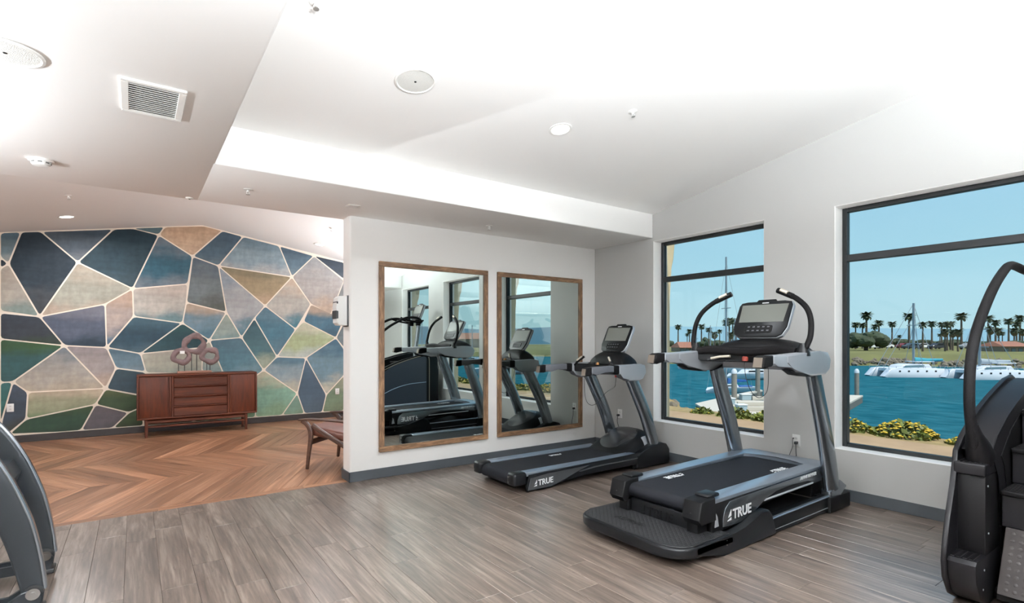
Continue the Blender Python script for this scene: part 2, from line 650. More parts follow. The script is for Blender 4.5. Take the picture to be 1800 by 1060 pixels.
for i, (y0, y1) in enumerate(WINS):
    t = Thing('window_%d' % (i + 1), None, None, (XF, (y0 + y1) / 2, WZ0), kind='structure')
    fw = 0.042
    def bar(nm, ya, yb, za, zb, xa=XF, xb=XF + .06):
        b_ = BM(); box(b_, xa, xb, ya, yb, za, zb, 0.004, 1)
        t.part(nm, b_, m_frame)
    bar('frame_stile', y0, y0 + fw, WZ0, WZ1); bar('frame_stile', y1 - fw, y1, WZ0, WZ1)
    bar('frame_rail', y0 + fw, y1 - fw, WZ0, WZ0 + .035); bar('frame_rail', y0 + fw, y1 - fw, WZ1 - .04, WZ1)
    bar('transom', y0 + fw, y1 - fw, 2.195, 2.258, XF - .012, XF + .06)
    for za, zb in ((WZ0 + .035, 2.195), (2.258, WZ1 - .04)):
        b_ = BM(); box(b_, XF + .034, XF + .040, y0 + fw - .004, y1 - fw + .004, za - .004, zb + .004)
        t.part('pane', b_, m_glass)

# ------------------------------------------------------------------ other walls
bm = BM(); box(bm, XP, XW, YM, YMB, 0, ZS + .02, 0.022, 4)
single('wall_partition', bm, m_wall, 'white partition wall carrying the two framed mirrors', kind='structure')
bm = BM(); box(bm, XL - .2, XO, YN, YN + .2, 0, 3.62)
wall_mural = single('wall_mural', bm, M('mural_backing', (232, 220, 204), rough=0.65, var=0.06, scale=5), 'lounge end wall papered with a landscape mural of polygons', kind='structure')
bm = BM(); box(bm, XL - .2, XL, YB - .2, YN + .2, 0, 3.62)
single('wall_left', bm, m_wall, 'plain white wall on the far side of the room', kind='structure')
bm = BM(); box(bm, XL - .2, XO, YB - .2, YB, 0, 3.62)
single('wall_back', bm, m_wall, 'plain white wall behind the exercise machines', kind='structure')

def skirting(name, pts, mat, label, h=0.103, th=0.011):
    bm = bmesh.new()
    for x0, x1, y0, y1 in pts:
        box(bm, x0, x1, y0, y1, 0, h, 0.003, 1)
    single(name, bm, mat, label, kind='structure')
th = 0.011
skirting('baseboard_partition', [(XP - th, XW - .001, YM - th, YM), (XP - th, XP, YM - th, YMB + th)], m_base, 'dark grey rubber baseboard around the partition')
skirting('baseboard_window', [(XW - th, XW, YB + .001, YM - th)], m_base, 'dark grey rubber baseboard under the windows')
skirting('baseboard_mural', [(XL + th, XW - th, YN - th, YN)], m_base_brown, 'dark baseboard under the mural')
skirting('baseboard_lounge', [(XW - th, XW, YMB, YN - .001), (XP, XW - th, YMB, YMB + th)], m_base_brown, 'dark baseboard around the lounge corner')
skirting('baseboard_left', [(XL, XL + th, YB, YN - .001)], m_base, 'dark grey baseboard along the plain white wall')
skirting('baseboard_back', [(XL, XW, YB, YB + th)], m_base, 'dark grey baseboard behind the camera')

# ------------------------------------------------------------------ ceilings
bm = BM()
box(bm, XL, TX, YB, YMB, ZS, 3.6, 0.012, 3)
single('ceiling', bm, m_ceil, 'flat white ceiling holding the air vent', kind='structure')
bm = BM()
box(bm, TX - .02, XW, TY1, YMB, ZS, 3.30, 0.012, 3)
single('ceiling_soffit', bm, m_ceil, 'white soffit band over the mirror wall', kind='structure')
bm = BM()
box(bm, TX - .02, XW, YB, TY0, ZS, 3.30, 0.012, 3)
single('ceiling_soffit.001', bm, m_ceil, 'white soffit band on the near side of the recess', kind='structure')
bm = BM()
k = (TA - TZ) / (TY1 - TYC)
prism(bm, [(TY0 - .3, TZ - .3 * k), (TYC, TA), (TY1 + .3, TZ - .3 * k), (TY1 + .3, 3.64), (TY0 - .3, 3.64)], TX - .05, XW, 'x')
single('ceiling_tray', bm, m_ceil, 'white vaulted ceiling recess above the treadmills', kind='structure')
bm = BM()
zr = LRZ - LSL * (XW - LRX); zl = LRZ - LSL * (LRX - XL)
prism(bm, [(XL, zl), (LRX, LRZ), (XW, zr), (XW, 3.64), (XL, 3.64)], YMB - .02, YN, 'y')
single('ceiling_lounge', bm, m_ceil, 'white gabled ceiling of the lounge', kind='structure')
bm = BM(); box(bm, XL - .2, XO, YB - .2, YN + .2, 3.6, 3.72)  # slab added over everything so no light leaks in at ceiling corners
single('roof', bm, M('roof_seal_slab', (150, 146, 140), rough=0.9), 'unseen flat roof slab added to seal the building against light', kind='structure')
# ================================================================== the mural: printed polygons pasted on the end wall
# corner points were read on the wall in a sheet of 1643 x 1060 units covering the visible part; MU() turns them into metres on the wall
CY, SY_ = math.cos(R(54.577)), math.sin(R(54.577))
def MU(u, v):
    px, py = u / 2.65, 380 + v / 2.65
    tx, tz = (px - 900) / 932.4, (600 - py) / 932.4
    dx, dy = CY + SY_ * tx, SY_ - CY * tx
    d = YN / dy
    return (dx * d, 1.45 + tz * d)
def mural_material():
    m = bpy.data.materials.new('mural_print')
    m.use_nodes = True
    n, l = m.node_tree.nodes, m.node_tree.links
    b = n['Principled BSDF']
    b.inputs['Roughness'].default_value = 0.62
    b.inputs['Specular IOR Level'].default_value = 0.25
    at = []
    for nm in ('print_top', 'print_mid', 'print_low'):
        a = n.new('ShaderNodeAttribute'); a.attribute_type = 'OBJECT'; a.attribute_name = nm
        at.append(a)
    t = n.new('ShaderNodeTexCoord')
    sp = n.new('ShaderNodeSeparateXYZ'); l.new(t.outputs['Generated'], sp.inputs[0])
    # ragged horizon
    nz0 = n.new('ShaderNodeTexNoise'); nz0.inputs['Scale'].default_value = 2.4; nz0.inputs['Detail'].default_value = 6
    mp0 = n.new('ShaderNodeMapping'); mp0.inputs['Scale'].default_value = (1, 1, 2.0); l.new(t.outputs['Object'], mp0.inputs[0]); l.new(mp0.outputs[0], nz0.inputs['Vector'])
    mr0 = n.new('ShaderNodeMapRange'); mr0.inputs['From Min'].default_value = 0.25; mr0.inputs['From Max'].default_value = 0.75
    mr0.inputs['To Min'].default_value = -0.22; mr0.inputs['To Max'].default_value = 0.22; l.new(nz0.outputs['Fac'], mr0.inputs[0])
    ad = n.new('ShaderNodeMath'); ad.operation = 'ADD'; l.new(sp.outputs['Z'], ad.inputs[0]); l.new(mr0.outputs[0], ad.inputs[1])
    f1 = n.new('ShaderNodeMapRange'); f1.interpolation_type = 'SMOOTHSTEP'; f1.inputs['From Min'].default_value = 0.06; f1.inputs['From Max'].default_value = 0.44; l.new(ad.outputs[0], f1.inputs[0])
    f2 = n.new('ShaderNodeMapRange'); f2.interpolation_type = 'SMOOTHSTEP'; f2.inputs['From Min'].default_value = 0.50; f2.inputs['From Max'].default_value = 0.92; l.new(ad.outputs[0], f2.inputs[0])
    x1 = n.new('ShaderNodeMix'); x1.data_type = 'RGBA'; l.new(f1.outputs[0], x1.inputs[0]); l.new(at[2].outputs['Color'], x1.inputs[6]); l.new(at[1].outputs['Color'], x1.inputs[7])
    x2 = n.new('ShaderNodeMix'); x2.data_type = 'RGBA'; l.new(f2.outputs[0], x2.inputs[0]); l.new(x1.outputs[2], x2.inputs[6]); l.new(at[0].outputs['Color'], x2.inputs[7])
    # weathering: vertical streaks and horizontal ripples
    col = x2.outputs[2]
    for sc, amt, lo, hi in (((3.5, 3.5, 0.9), 0.45, 0.84, 1.18), ((0.8, 0.8, 11), 0.45, 0.90, 1.12), ((14, 14, 14), 0.6, 0.88, 1.13)):
        mp = n.new('ShaderNodeMapping'); mp.inputs['Scale'].default_value = sc; l.new(t.outputs['Object'], mp.inputs[0])
        nz = n.new('ShaderNodeTexNoise'); nz.inputs['Scale'].default_value = 1; nz.inputs['Detail'].default_value = 5; l.new(mp.outputs[0], nz.inputs['Vector'])
        mr = n.new('ShaderNodeMapRange'); mr.inputs['From Min'].default_value = 0.3; mr.inputs['From Max'].default_value = 0.7
        mr.inputs['To Min'].default_value = lo; mr.inputs['To Max'].default_value = hi; l.new(nz.outputs['Fac'], mr.inputs[0])
        mx = n.new('ShaderNodeMix'); mx.data_type = 'RGBA'; mx.blend_type = 'MULTIPLY'; mx.inputs[0].default_value = 1
        l.new(col, mx.inputs[6]); l.new(mr.outputs[0], mx.inputs[7])
        col = mx.outputs[2]
    l.new(col, b.inputs['Base Color'])
    return m
m_mural = mural_material()
CELLS = [
 ([(0,75),(100,72),(40,222),(0,190)], (92,118,132),(110,130,138),(150,156,152)),
 ([(0,190),(40,222),(0,245)], (52,66,76),(50,62,72),(60,70,78)),
 ([(0,245),(40,222),(185,468),(0,442)], (178,166,152),(172,164,152),(132,146,140)),
 ([(100,72),(190,71),(362,215),(185,468),(40,222)], (42,58,70),(50,64,74),(74,78,82)),
 ([(190,71),(530,60),(362,215)], (72,88,102),(86,98,108),(112,118,124)),
 ([(530,60),(620,57),(740,88),(618,338),(362,215)], (38,62,74),(52,76,86),(64,84,92)),
 ([(620,57),(768,49),(740,88)], (92,118,126),(96,120,126),(104,122,126)),
 ([(362,215),(618,338),(490,410),(185,468)], (176,164,146),(160,158,144),(182,164,146)),
 ([(740,88),(897,187),(875,316),(618,338)], (112,124,134),(58,100,116),(116,126,134)),
 ([(768,49),(960,45),(1035,68),(897,187),(740,88)], (190,160,132),(196,168,140),(192,164,138)),
 ([(1035,68),(1133,95),(1018,232),(897,187)], (78,100,116),(80,102,116),(96,114,124)),
 ([(1133,95),(1300,138),(1360,283),(1018,232)], (112,134,146),(134,152,160),(168,170,170)),
 ([(1300,138),(1463,185),(1360,283)], (84,106,122),(94,116,130),(110,128,138)),
 ([(1463,185),(1603,215),(1603,296)], (64,76,90),(70,82,94),(80,90,100)),
 ([(1463,185),(1603,300),(1540,460),(1448,410),(1360,283)], (160,160,160),(164,158,154),(186,166,148)),
 ([(1360,283),(1448,410),(1378,527),(1235,418)], (188,168,148),(176,172,164),(72,118,132)),
 ([(897,187),(1018,232),(1055,448),(868,402)], (98,112,122),(116,124,126),(92,96,90)),
 ([(618,338),(875,316),(868,402),(850,498),(622,467)], (188,176,164),(180,174,164),(112,138,142)),
 ([(868,402),(1055,448),(975,578),(850,498)], (184,164,144),(108,132,144),(82,114,128)),
 ([(490,410),(618,338),(622,467),(497,610)], (186,160,140),(170,156,148),(84,104,122)),
 ([(622,467),(850,498),(655,640),(497,612)], (70,98,110),(48,74,88),(74,96,106)),
 ([(850,498),(975,578),(945,612),(655,640)], (46,82,84),(44,74,80),(56,82,88)),
 ([(1018,232),(1235,418),(1185,475),(1125,565),(1055,448)], (148,158,166),(168,168,168),(88,120,132)),
 ([(1018,232),(1360,283),(1235,418)], (138,126,100),(158,140,110),(182,158,130)),
 ([(1055,448),(1125,565),(975,578)], (150,160,148),(144,156,148),(118,140,140)),
 ([(1235,418),(1378,527),(1290,655),(1185,475)], (96,126,140),(72,112,128),(86,112,124)),
 ([(1185,475),(1290,655),(1228,717),(1125,565)], (58,88,98),(72,104,110),(150,158,140)),
 ([(1448,410),(1603,480),(1565,567),(1413,490)], (176,156,138),(70,104,122),(58,86,102)),
 ([(1603,300),(1603,480),(1540,460)], (132,134,134),(128,130,130),(110,120,124)),
 ([(1413,490),(1565,567),(1425,660),(1290,655),(1378,527)], (190,188,166),(160,170,132),(176,184,176)),
 ([(1565,567),(1603,496),(1603,615)], (110,118,120),(104,114,118),(96,108,114)),
 ([(1565,567),(1603,620),(1603,740),(1520,832),(1425,660)], (66,98,116),(106,132,144),(178,176,160)),
 ([(1425,660),(1520,832),(1500,918),(1420,925),(1385,825)], (78,98,114),(72,90,106),(74,90,102)),
 ([(1290,655),(1425,660),(1385,825),(1228,717)], (86,116,132),(140,154,158),(182,178,160)),
 ([(1228,717),(1385,825),(1310,932),(1190,945),(1190,745)], (184,180,156),(128,166,146),(134,164,134)),
 ([(1385,825),(1420,925),(1310,932)], (122,150,136),(116,146,130),(118,142,120)),
 ([(1520,832),(1603,740),(1603,912),(1500,918)], (150,152,132),(112,130,106),(112,124,98)),
 ([(975,578),(1125,565),(1228,717),(1190,745),(1040,730)], (80,108,120),(84,118,130),(110,138,146)),
 ([(975,578),(1040,730),(940,722),(945,612)], (166,164,150),(150,156,148),(136,150,146)),
 ([(655,640),(945,612),(940,732),(680,730)], (180,172,158),(172,168,152),(160,162,148)),
 ([(497,612),(655,640),(680,725),(540,708)], (86,112,124),(102,124,136),(122,138,146)),
 ([(300,603),(497,612),(540,708),(492,802)], (150,140,140),(160,150,146),(180,160,144)),
 ([(185,468),(490,410),(497,612),(300,603)], (118,118,128),(88,96,112),(50,66,80)),
 ([(0,450),(185,468),(300,603),(0,572)], (64,72,82),(60,66,74),(60,72,62)),
 ([(0,572),(300,603),(60,772),(0,775)], (62,92,58),(56,92,92),(52,88,90)),
 ([(300,603),(492,802),(130,820),(60,772)], (120,126,132),(166,160,152),(178,166,148)),
 ([(130,820),(492,802),(445,877),(122,945)], (186,170,146),(150,152,124),(120,136,102)),
 ([(0,775),(60,772),(10,945),(0,945)], (62,110,108),(56,104,100),(52,92,88)),
 ([(60,772),(130,820),(122,945),(40,1012),(0,1012),(10,945)], (74,84,98),(62,72,84),(66,68,62)),
 ([(122,945),(445,877),(375,1003),(40,1016)], (60,80,54),(50,76,58),(46,68,52)),
 ([(445,877),(600,915),(515,996),(375,1003)], (108,100,102),(98,92,96),(86,82,86)),
 ([(540,708),(680,727),(690,840),(495,805)], (64,84,92),(60,78,88),(70,86,92)),
 ([(492,805),(690,842),(660,890),(600,915),(445,877)], (88,98,66),(66,84,58),(60,76,54)),
 ([(600,915),(660,890),(670,985),(515,996)], (70,84,56),(64,78,52),(60,70,50)),
 ([(680,732),(940,732),(900,970),(670,985),(665,890),(692,842)], (92,112,96),(84,104,84),(70,84,62)),
 ([(940,732),(1190,747),(1190,945),(900,970)], (120,148,136),(116,148,128),(104,132,104)),
]
def clip_poly(poly, a, b, c):
    """keep the side a*x + b*z <= c"""
    out = []
    for i in range(len(poly)):
        p, q = poly[i - 1], poly[i]
        fp, fq = a * p[0] + b * p[1] - c, a * q[0] + b * q[1] - c
        if (fp <= 0) != (fq <= 0):
            t = fp / (fp - fq)
            out.append((p[0] + t * (q[0] - p[0]), p[1] + t * (q[1] - p[1])))
        if fq <= 0:
            out.append(q)
    return out
def inset_poly(poly, d):
    n = len(poly)
    area = sum(poly[i - 1][0] * poly[i][1] - poly[i][0] * poly[i - 1][1] for i in range(n))
    if area < 0: poly = poly[::-1]
    out = []
    for i in range(n):
        p0, p1, p2 = Vector(poly[i - 1]), Vector(poly[i]), Vector(poly[(i + 1) % n])
        d1, d2 = (p1 - p0).normalized(), (p2 - p1).normalized()
        n1, n2 = Vector((-d1.y, d1.x)), Vector((-d2.y, d2.x))
        q = p1 + (n1 + n2) * (d / max(0.25, 1 + n1.dot(n2)))
        # soften each corner with a short cut, as the print does
        a_, b_ = (p0 - p1), (p2 - p1)
        r = min(0.035, a_.length * 0.25, b_.length * 0.25)
        out.append(tuple(q + a_.normalized() * r)); out.append(tuple(q + (a_.normalized() + b_.normalized()) * r * 0.28)); out.append(tuple(q + b_.normalized() * r))
    return out
x_lo, x_hi = MU(0, 500)[0], MU(1603, 500)[0]
def mural_cell(poly, cols):
    poly = clip_poly(poly, -1, 0, -(XL + .01)); poly = clip_poly(poly, 1, 0, XW - .01) if len(poly) > 2 else poly
    for sgn in (-1, 1):
        if len(poly) > 2:   # below the gabled ceiling
            poly = clip_poly(poly, sgn * LSL, 1, LRZ + sgn * LSL * LRX - 0.004)
    if len(poly) > 2: poly = clip_poly(poly, 0, -1, -0.105)
    if len(poly) < 3: return
    clean = []
    for p in poly:
        if not clean or (Vector(p) - Vector(clean[-1])).length > 0.02: clean.append(p)
    if len(clean) > 2 and (Vector(clean[0]) - Vector(clean[-1])).length < 0.02: clean.pop()
    if len(clean) < 3: return
    pts = inset_poly(clean, 0.0095)
    cx, cz = sum(p[0] for p in pts) / len(pts), sum(p[1] for p in pts) / len(pts)
    bm = bmesh.new()
    prism(bm, [(p[0] - cx, p[1] - cz) for p in pts], -0.0025, 0.0, 'y')
    me = to_mesh('mural_panel', bm, None); me.materials.append(m_mural)
    o = bpy.data.objects.new('mural_panel', me); COL.objects.link(o); o.parent = wall_mural
    o.location = (cx, YN, cz)
    for nm, c in zip(('print_top', 'print_mid', 'print_low'), cols):
        g_ = sum(c) / 3
        o[nm] = srgb(tuple(255 * ((.84 * v + .16 * g_) / 255) ** 1.14 for v in c))[:3]
for pts, a, b_, c in CELLS:
    poly = [MU(*p) for p in pts]
    mural_cell(poly, (a, b_, c))
    # the paper repeats, turned over, to both sides of what the photograph shows
    mural_cell([(2 * x_lo - p[0], p[1]) for p in poly][::-1], (a, b_, c))
    mural_cell([(2 * x_hi - p[0], p[1]) for p in poly][::-1], (a, b_, c))

# ================================================================== mirrors
m_mirror = M('mirror_silver', (226, 236, 231), rough=0.0, metal=1.0)
m_rustic = wood('rustic_brown_frame', (40, 27, 18), (104, 76, 52), (158, 124, 92), rough=0.6, along=5, across=26, axis=0, rand_amt=0.15, bump=0.4, knots=True)
m_rusticz = wood('rustic_brown_frame_upright', (40, 27, 18), (104, 76, 52), (158, 124, 92), rough=0.6, along=5, across=26, axis=2, rand_amt=0.15, bump=0.4, knots=True)
for nm, x0, x1, lab in (('a', 2.107, 3.473, 'tall mirror in a rustic brown wood frame nearer the lounge'), ('b', 3.614, 5.014, 'tall mirror in a rustic brown wood frame beside the window corner')):
    t = Thing('framed_mirror', lab, 'mirror', ((x0 + x1) / 2, YM, 0.275), group='framed mirrors on the partition')
    z0, z1, fw, dp = 0.275, 2.30, 0.056, 0.032
    for a in (((x0, x1, z1 - fw, z1)), ((x0, x1, z0, z0 + fw))):
        b_ = BM(); box(b_, a[0], a[1], YM - dp, YM - .001, a[2], a[3], 0.003, 1); t.part('frame_rail', b_, m_rustic)
    for a in (((x0, x0 + fw)), ((x1 - fw, x1))):
        b_ = BM(); box(b_, a[0], a[1], YM - dp, YM - .001, z0 + fw, z1 - fw, 0.003, 1); t.part('frame_stile', b_, m_rusticz)
    b_ = BM(); box(b_, x0 + fw - .005, x1 - fw + .005, YM - .014, YM - .006, z0 + fw - .005, z1 - fw + .005); t.part('mirror_glass', b_, m_mirror)

# ================================================================== ceiling fixtures
m_lens = M('lit_lamp_lens', (255, 252, 244), emit=(255, 248, 235), estr=6.0)
m_fix = M('white_enamel', (235, 234, 230), rough=0.45)
def tilt_tray(y):   # slope angle about x
    return -math.atan(k_tray) if y > TYC else math.atan(k_tray)
k_tray = (TA - TZ) / (TY1 - TYC)
def downlight(x, y, z, label, power, color, rot=(0, 0, 0), seen=True):
    t = Thing('downlight', label, 'downlight', (x, y, z), group='recessed downlights', local=True)
    t.o.rotation_euler = rot
    b_ = BM(); lathe(b_, [(0.082, 0.0), (0.095, -0.001), (0.096, -0.005), (0.084, -0.008), (0.076, -0.005), (0.074, 0.0)], n=28); t.part('trim_ring', b_, m_fix)
    b_ = BM(); lathe(b_, [(0.0, -0.002), (0.075, -0.002), (0.075, 0.0)], n=28); t.part('lens', b_, m_lens)
    lamp_child(t.o, 'downlight_lamp', (0, 0, -0.010), power, 0.14, 170, color)
WARM, NEUT = (0.96, 0.96, 1.0), (0.90, 0.955, 1.0)
at = math.atan(k_tray)
zt = lambda y: TA - k_tray * abs(y - TYC)
downlight(2.878, 3.354, zt(3.354), 'lit downlight in the vaulted recess above the treadmills', DOWNLIGHT_W, NEUT, (-at, 0, 0))
downlight(2.878, -0.234, zt(-.234), 'lit downlight in the vaulted recess near the camera', DOWNLIGHT_W * .4, NEUT, (at, 0, 0))
al = math.atan(LSL)
zl_ = lambda x: LRZ - LSL * abs(x - LRX)
for x, y, lab in ((-0.745, 9.261, 'lit lounge downlight above the mural to the side of the sideboard'), (2.603, 9.387, 'lit lounge downlight above the partition end'),
                  (-0.745, 6.9, 'lit lounge downlight hidden behind the flat ceiling edge'), (2.603, 6.9, 'lit lounge downlight behind the partition')):
    downlight(x, y, zl_(x), lab, LOUNGE_DOWNLIGHT_W * (0.15 if 'partition end' in lab else 1), WARM, (0, (al if x > LRX else -al), 0))

def ceiling_speaker(x, y, z, label, rot=(0, 0, 0)):
    t = Thing('ceiling_speaker', label, 'speaker', (x, y, z), group='round ceiling speakers', local=True)
    t.o.rotation_euler = rot
    b_ = BM(); lathe(b_, [(0.125, 0.0), (0.138, -0.002), (0.138, -0.007), (0.126, -0.010), (0.122, -0.006), (0.120, 0.0)], n=36); t.part('rim', b_, m_fix)
    b_ = BM(); lathe(b_, [(0, -0.008), (0.06, -0.0075), (0.121, -0.004), (0.121, 0.0)], n=36); t.part('grille', b_, M('speaker_grille', (222, 221, 216), rough=0.6, bump=0.6, bscale=260))
    b_ = BM(); lathe(b_, [(0, -0.0095), (0.008, -0.0095), (0.008, -0.007)], n=12); t.part('centre_pin', b_, m_frame)
ceiling_speaker(1.551, 3.312, zt(3.312), 'round white speaker set in the vaulted recess', (-at, 0, 0))
ceiling_speaker(-0.47, 3.23, ZS, 'round white speaker in the flat ceiling next to the air vent')

# air vent
t = Thing('air_vent', 'white rectangular return air vent with slats in the flat ceiling', 'vent', (0.08, 3.42, ZS))
vx0, vx1, vy0, vy1 = -0.060, 0.222, 3.200, 3.650
for a in ((vx0, vx1, vy0, vy0 + .03), (vx0, vx1, vy1 - .03, vy1), (vx0, vx0 + .035, vy0 + .03, vy1 - .03), (vx1 - .035, vx1, vy0 + .03, vy1 - .03)):
    b_ = BM(); box(b_, *a, ZS - .012, ZS, 0.003, 1); t.part('frame_bar', b_, m_fix)
b_ = BM(); box(b_, vx0 + .03, vx1 - .03, vy0 + .025, vy1 - .025, ZS - .0012, ZS - .0004); t.part('duct', b_, M('duct_dark', (138, 136, 133), rough=0.8))
ns = 14
for i in range(ns):
    yy = vy0 + .045 + (vy1 - vy0 - .09) * i / (ns - 1)
    b_ = BM(); box(b_, vx0 + .035, vx1 - .035, -.0085, .0085, -.001, .001)
    xform(b_, Matrix.Translation((0, yy, ZS - .0085)) @ Matrix.Rotation(R(32), 4, 'X'))
    t.part('slat', b_, m_fix)

# smoke detector
t = Thing('smoke_detector', 'round white smoke detector on the flat ceiling', 'smoke detector', (-0.544, 5.017, ZS), local=True)
b_ = BM(); lathe(b_, [(0.072, 0), (0.072, -0.012), (0.066, -0.016), (0.06, -0.016), (0, -0.016)], n=32); t.part('base', b_, m_fix)
b_ = BM(); lathe(b_, [(0.056, -0.0155), (0.056, -0.03), (0.046, -0.042), (0.02, -0.046), (0, -0.046)], n=32); t.part('cover', b_, m_fix)
for k_ in range(8):
    a = k_ * math.pi / 4
    b_ = BM(); box(b_, 0.052, 0.0575, -.012, .012, -0.029, -0.02); xform(b_, Matrix.Rotation(a, 4, 'Z')); t.part('vent_slot', b_, M('slot_grey', (110, 110, 108), rough=0.7))

# sprinklers
def sprinkler(x, y, z, label, rot=(0, 0, 0)):
    t = Thing('sprinkler', label, 'sprinkler', (x, y, z), group='ceiling sprinklers', local=True)
    t.o.rotation_euler = rot
    b_ = BM(); lathe(b_, [(0.036, 0), (0.036, -0.003), (0.020, -0.008), (0, -0.008)], n=20); t.part('escutcheon', b_, m_fix)
    b_ = BM(); lathe(b_, [(0.010, -0.007), (0.010, -0.018), (0.007, -0.022), (0, -0.022)], n=12)
    for s in (-1, 1):
        tube(b_, [(s * .008, 0, -.018), (s * .013, 0, -.030), (s * .004, 0, -.042)], .0022, 6)
    t.part('body', b_, m_fix)
    b_ = BM(); lathe(b_, [(0, -0.041), (0.016, -0.043), (0.016, -0.045), (0, -0.045)], n=14); t.part('deflector', b_, M('sprinkler_chrome', (190, 190, 188), rough=0.3, metal=0.8))
sprinkler(0.785, 4.974, ZS, 'white sprinkler in the flat ceiling near the recess corner')
sprinkler(3.23, 4.98, ZS, 'white sprinkler in the soffit above the mirrors')
sprinkler(3.243, 2.896, zt(2.896), 'sprinkler in the vaulted recess between downlight and windows', (-at, 0, 0))
sprinkler(0.795, 2.941, zt(2.941), 'sprinkler at the upper edge of the vaulted recess', (-at, 0, 0))
sprinkler(-0.629, 8.003, zl_(-.629), 'small sprinkler in the lounge ceiling above the lit downlight', (0, -al, 0))
sprinkler(2.412, 8.068, zl_(2.412), 'small sprinkler in the lounge ceiling beside the partition', (0, al, 0))
t = Thing('access_hatch', 'small square access hatch in the soffit over the partition corner', 'hatch', (1.694, 5.0, ZS), local=True)
b_ = BM(); box(b_, -.055, .055, -.055, .055, -.004, 0, .001, 1); t.part('frame', b_, m_fix)
b_ = BM(); box(b_, -.045, .045, -.045, .045, -.006, -.0035, .001, 1); t.part('cover', b_, m_ceil)
t = Thing('exit_sensor', 'tiny white sensor on the edge of the flat ceiling', 'sensor', (0.401, 5.57, ZS), local=True)
b_ = BM(); lathe(b_, [(0.03, 0), (0.03, -0.006), (0.018, -0.011), (0, -0.012)], n=18); t.part('housing', b_, m_fix)
b_ = BM(); lathe(b_, [(0.008, -0.0105), (0.008, -0.014), (0, -0.014)], n=10); t.part('lens', b_, m_frame)

# suspended uplights added out of view to brighten the ceilings and walls
m_alu = M('brushed_aluminium', (190, 192, 194), rough=0.35, metal=0.9)
def fill_uplight(x, y, z, ztop, ln, label, rotz=0.0, up_w=None, color=None):
    t = Thing('added_uplight', label, 'fill light', (x, y, z), rotz=rotz, group='added fill uplights', local=True)
    b_ = BM(); box(b_, -ln / 2, ln / 2, -.05, .05, 0, .07, .006, 2); t.part('housing', b_, m_alu)
    for s in (-1, 1):
        b_ = BM(); cyl(b_, (s * ln * .4, 0, 0), .0025, .07, ztop - z, 8); t.part('cable', b_, m_frame)
    b_ = BM(); box(b_, -ln / 2 + .02, ln / 2 - .02, -.04, .04, .0695, .0745); t.part('upper_diffuser', b_, m_lens)
    lamp_child(t.o, 'fill_up_lamp', (0, 0, .078), up_w or FILL_UP_W, ln - .06, 175, color or NEUT, True, 'RECTANGLE', .08)
fill_uplight(1.0, -1.5, 2.2, ZS, 1.8, 'added unseen fill uplight over the machines behind the camera', 0)
fill_uplight(0.45, 0.15, 2.15, ZS, 1.9, 'added unseen fill uplight right above the camera', 0)
fill_uplight(-2.3, 3.3, 1.95, ZS, 2.6, 'added unseen fill uplight under the flat ceiling', R(90), 480)
fill_uplight(3.05, -0.5, 2.12, zt(-.5), 1.9, 'added unseen fill uplight near the stair climber', 0, 150)
fill_uplight(4.3, 7.9, 1.95, zl_(4.3), 2.2, 'added unseen fill uplight in the lounge behind the partition', R(90), LOUNGE_FILL_W, WARM)
# ================================================================== outlets, cords, dispenser
m_blk = M('black_plastic', (26, 27, 29), rough=0.42)
def outlet(x, y, z, face, label):
    """face: 'x' plate on the window wall looking -x, 'y' plate on the mural wall looking -y"""
    t = Thing('wall_outlet', label, 'outlet', (x, y, z), rotz=(R(-90) if face == 'x' else 0), group='white wall outlets', local=True)
    b_ = BM(); box(b_, -.038, .038, -.006, 0, -.058, .058, .004, 2); t.part('plate', b_, m_trimw)
    for s in (-1, 1):
        b_ = BM(); prism(b_, [(.015 * math.cos(a * math.pi / 8), s * .020 + .0135 * math.sin(a * math.pi / 8)) for a in range(16)], -.0085, -.005, 'y'); f = t.part('socket', b_, M('outlet_face', (222, 222, 220), rough=0.4))
        b_ = BM()
        for q in (-.005, .005): box(b_, q - .001, q + .001, -.0092, -.0083, s * .020 - .002, s * .020 + .006)
        t.part('slot', b_, m_blk, f)
    return t
outlet(XW, 4.942, .484, 'x', 'white wall outlet behind the treadmill in the corner')
outlet(XW, 2.623, .479, 'x', 'white wall outlet between the two windows')
outlet(XW, .50, .48, 'x', 'white wall outlet beside the stair climber')
outlet(-1.441, YN - .003, .505, 'y', 'white blank wall plate low on the mural')
outlet(3.179, YN - .003, .486, 'y', 'white wall outlet low on the mural near the partition')
m_cord = M('cord_rubber', (22, 22, 24), rough=0.5)
def plug_cord(y, z, path, label):
    t = Thing('power_cord', label, 'cord', (XW - .01, y, z), group='power cords')
    b_ = BM(); box(b_, XW - .045, XW - .0095, y - .014, y + .014, z - .034, z - .006, .006, 2); t.part('plug', b_, m_cord)
    b_ = BM(); tube(b_, smooth(path, 5), .0045, 8); t.part('cable', b_, m_cord)
plug_cord(4.952, .484, [(XW - .035, 4.952, .45), (XW - .04, 4.955, .38), (XW - .035, 4.93, .30), (XW - .03, 4.90, .2), (XW - .05, 4.80, .08), (XW - .10, 4.72, .02)], 'black cord plugged in behind the corner treadmill')
plug_cord(2.612, .479, [(XW - .035, 2.612, .45), (XW - .045, 2.605, .38), (XW - .05, 2.60, .32), (XW - .08, 2.60, .25), (XW - .12, 2.59, .16), (XW - .17, 2.58, .10)], 'black cord plugged in between the windows')
plug_cord(.50, .48, [(XW - .035, .50, .45), (XW - .05, .51, .36), (XW - .05, .50, .22), (XW - .06, .48, .08), (XW - .09, .47, .02)], 'black cord plugged in beside the stair climber')
t = Thing('coaxial_cable', 'thin black cable hanging from the outlet between the windows', 'cable', (XW - .01, 2.645, .49))
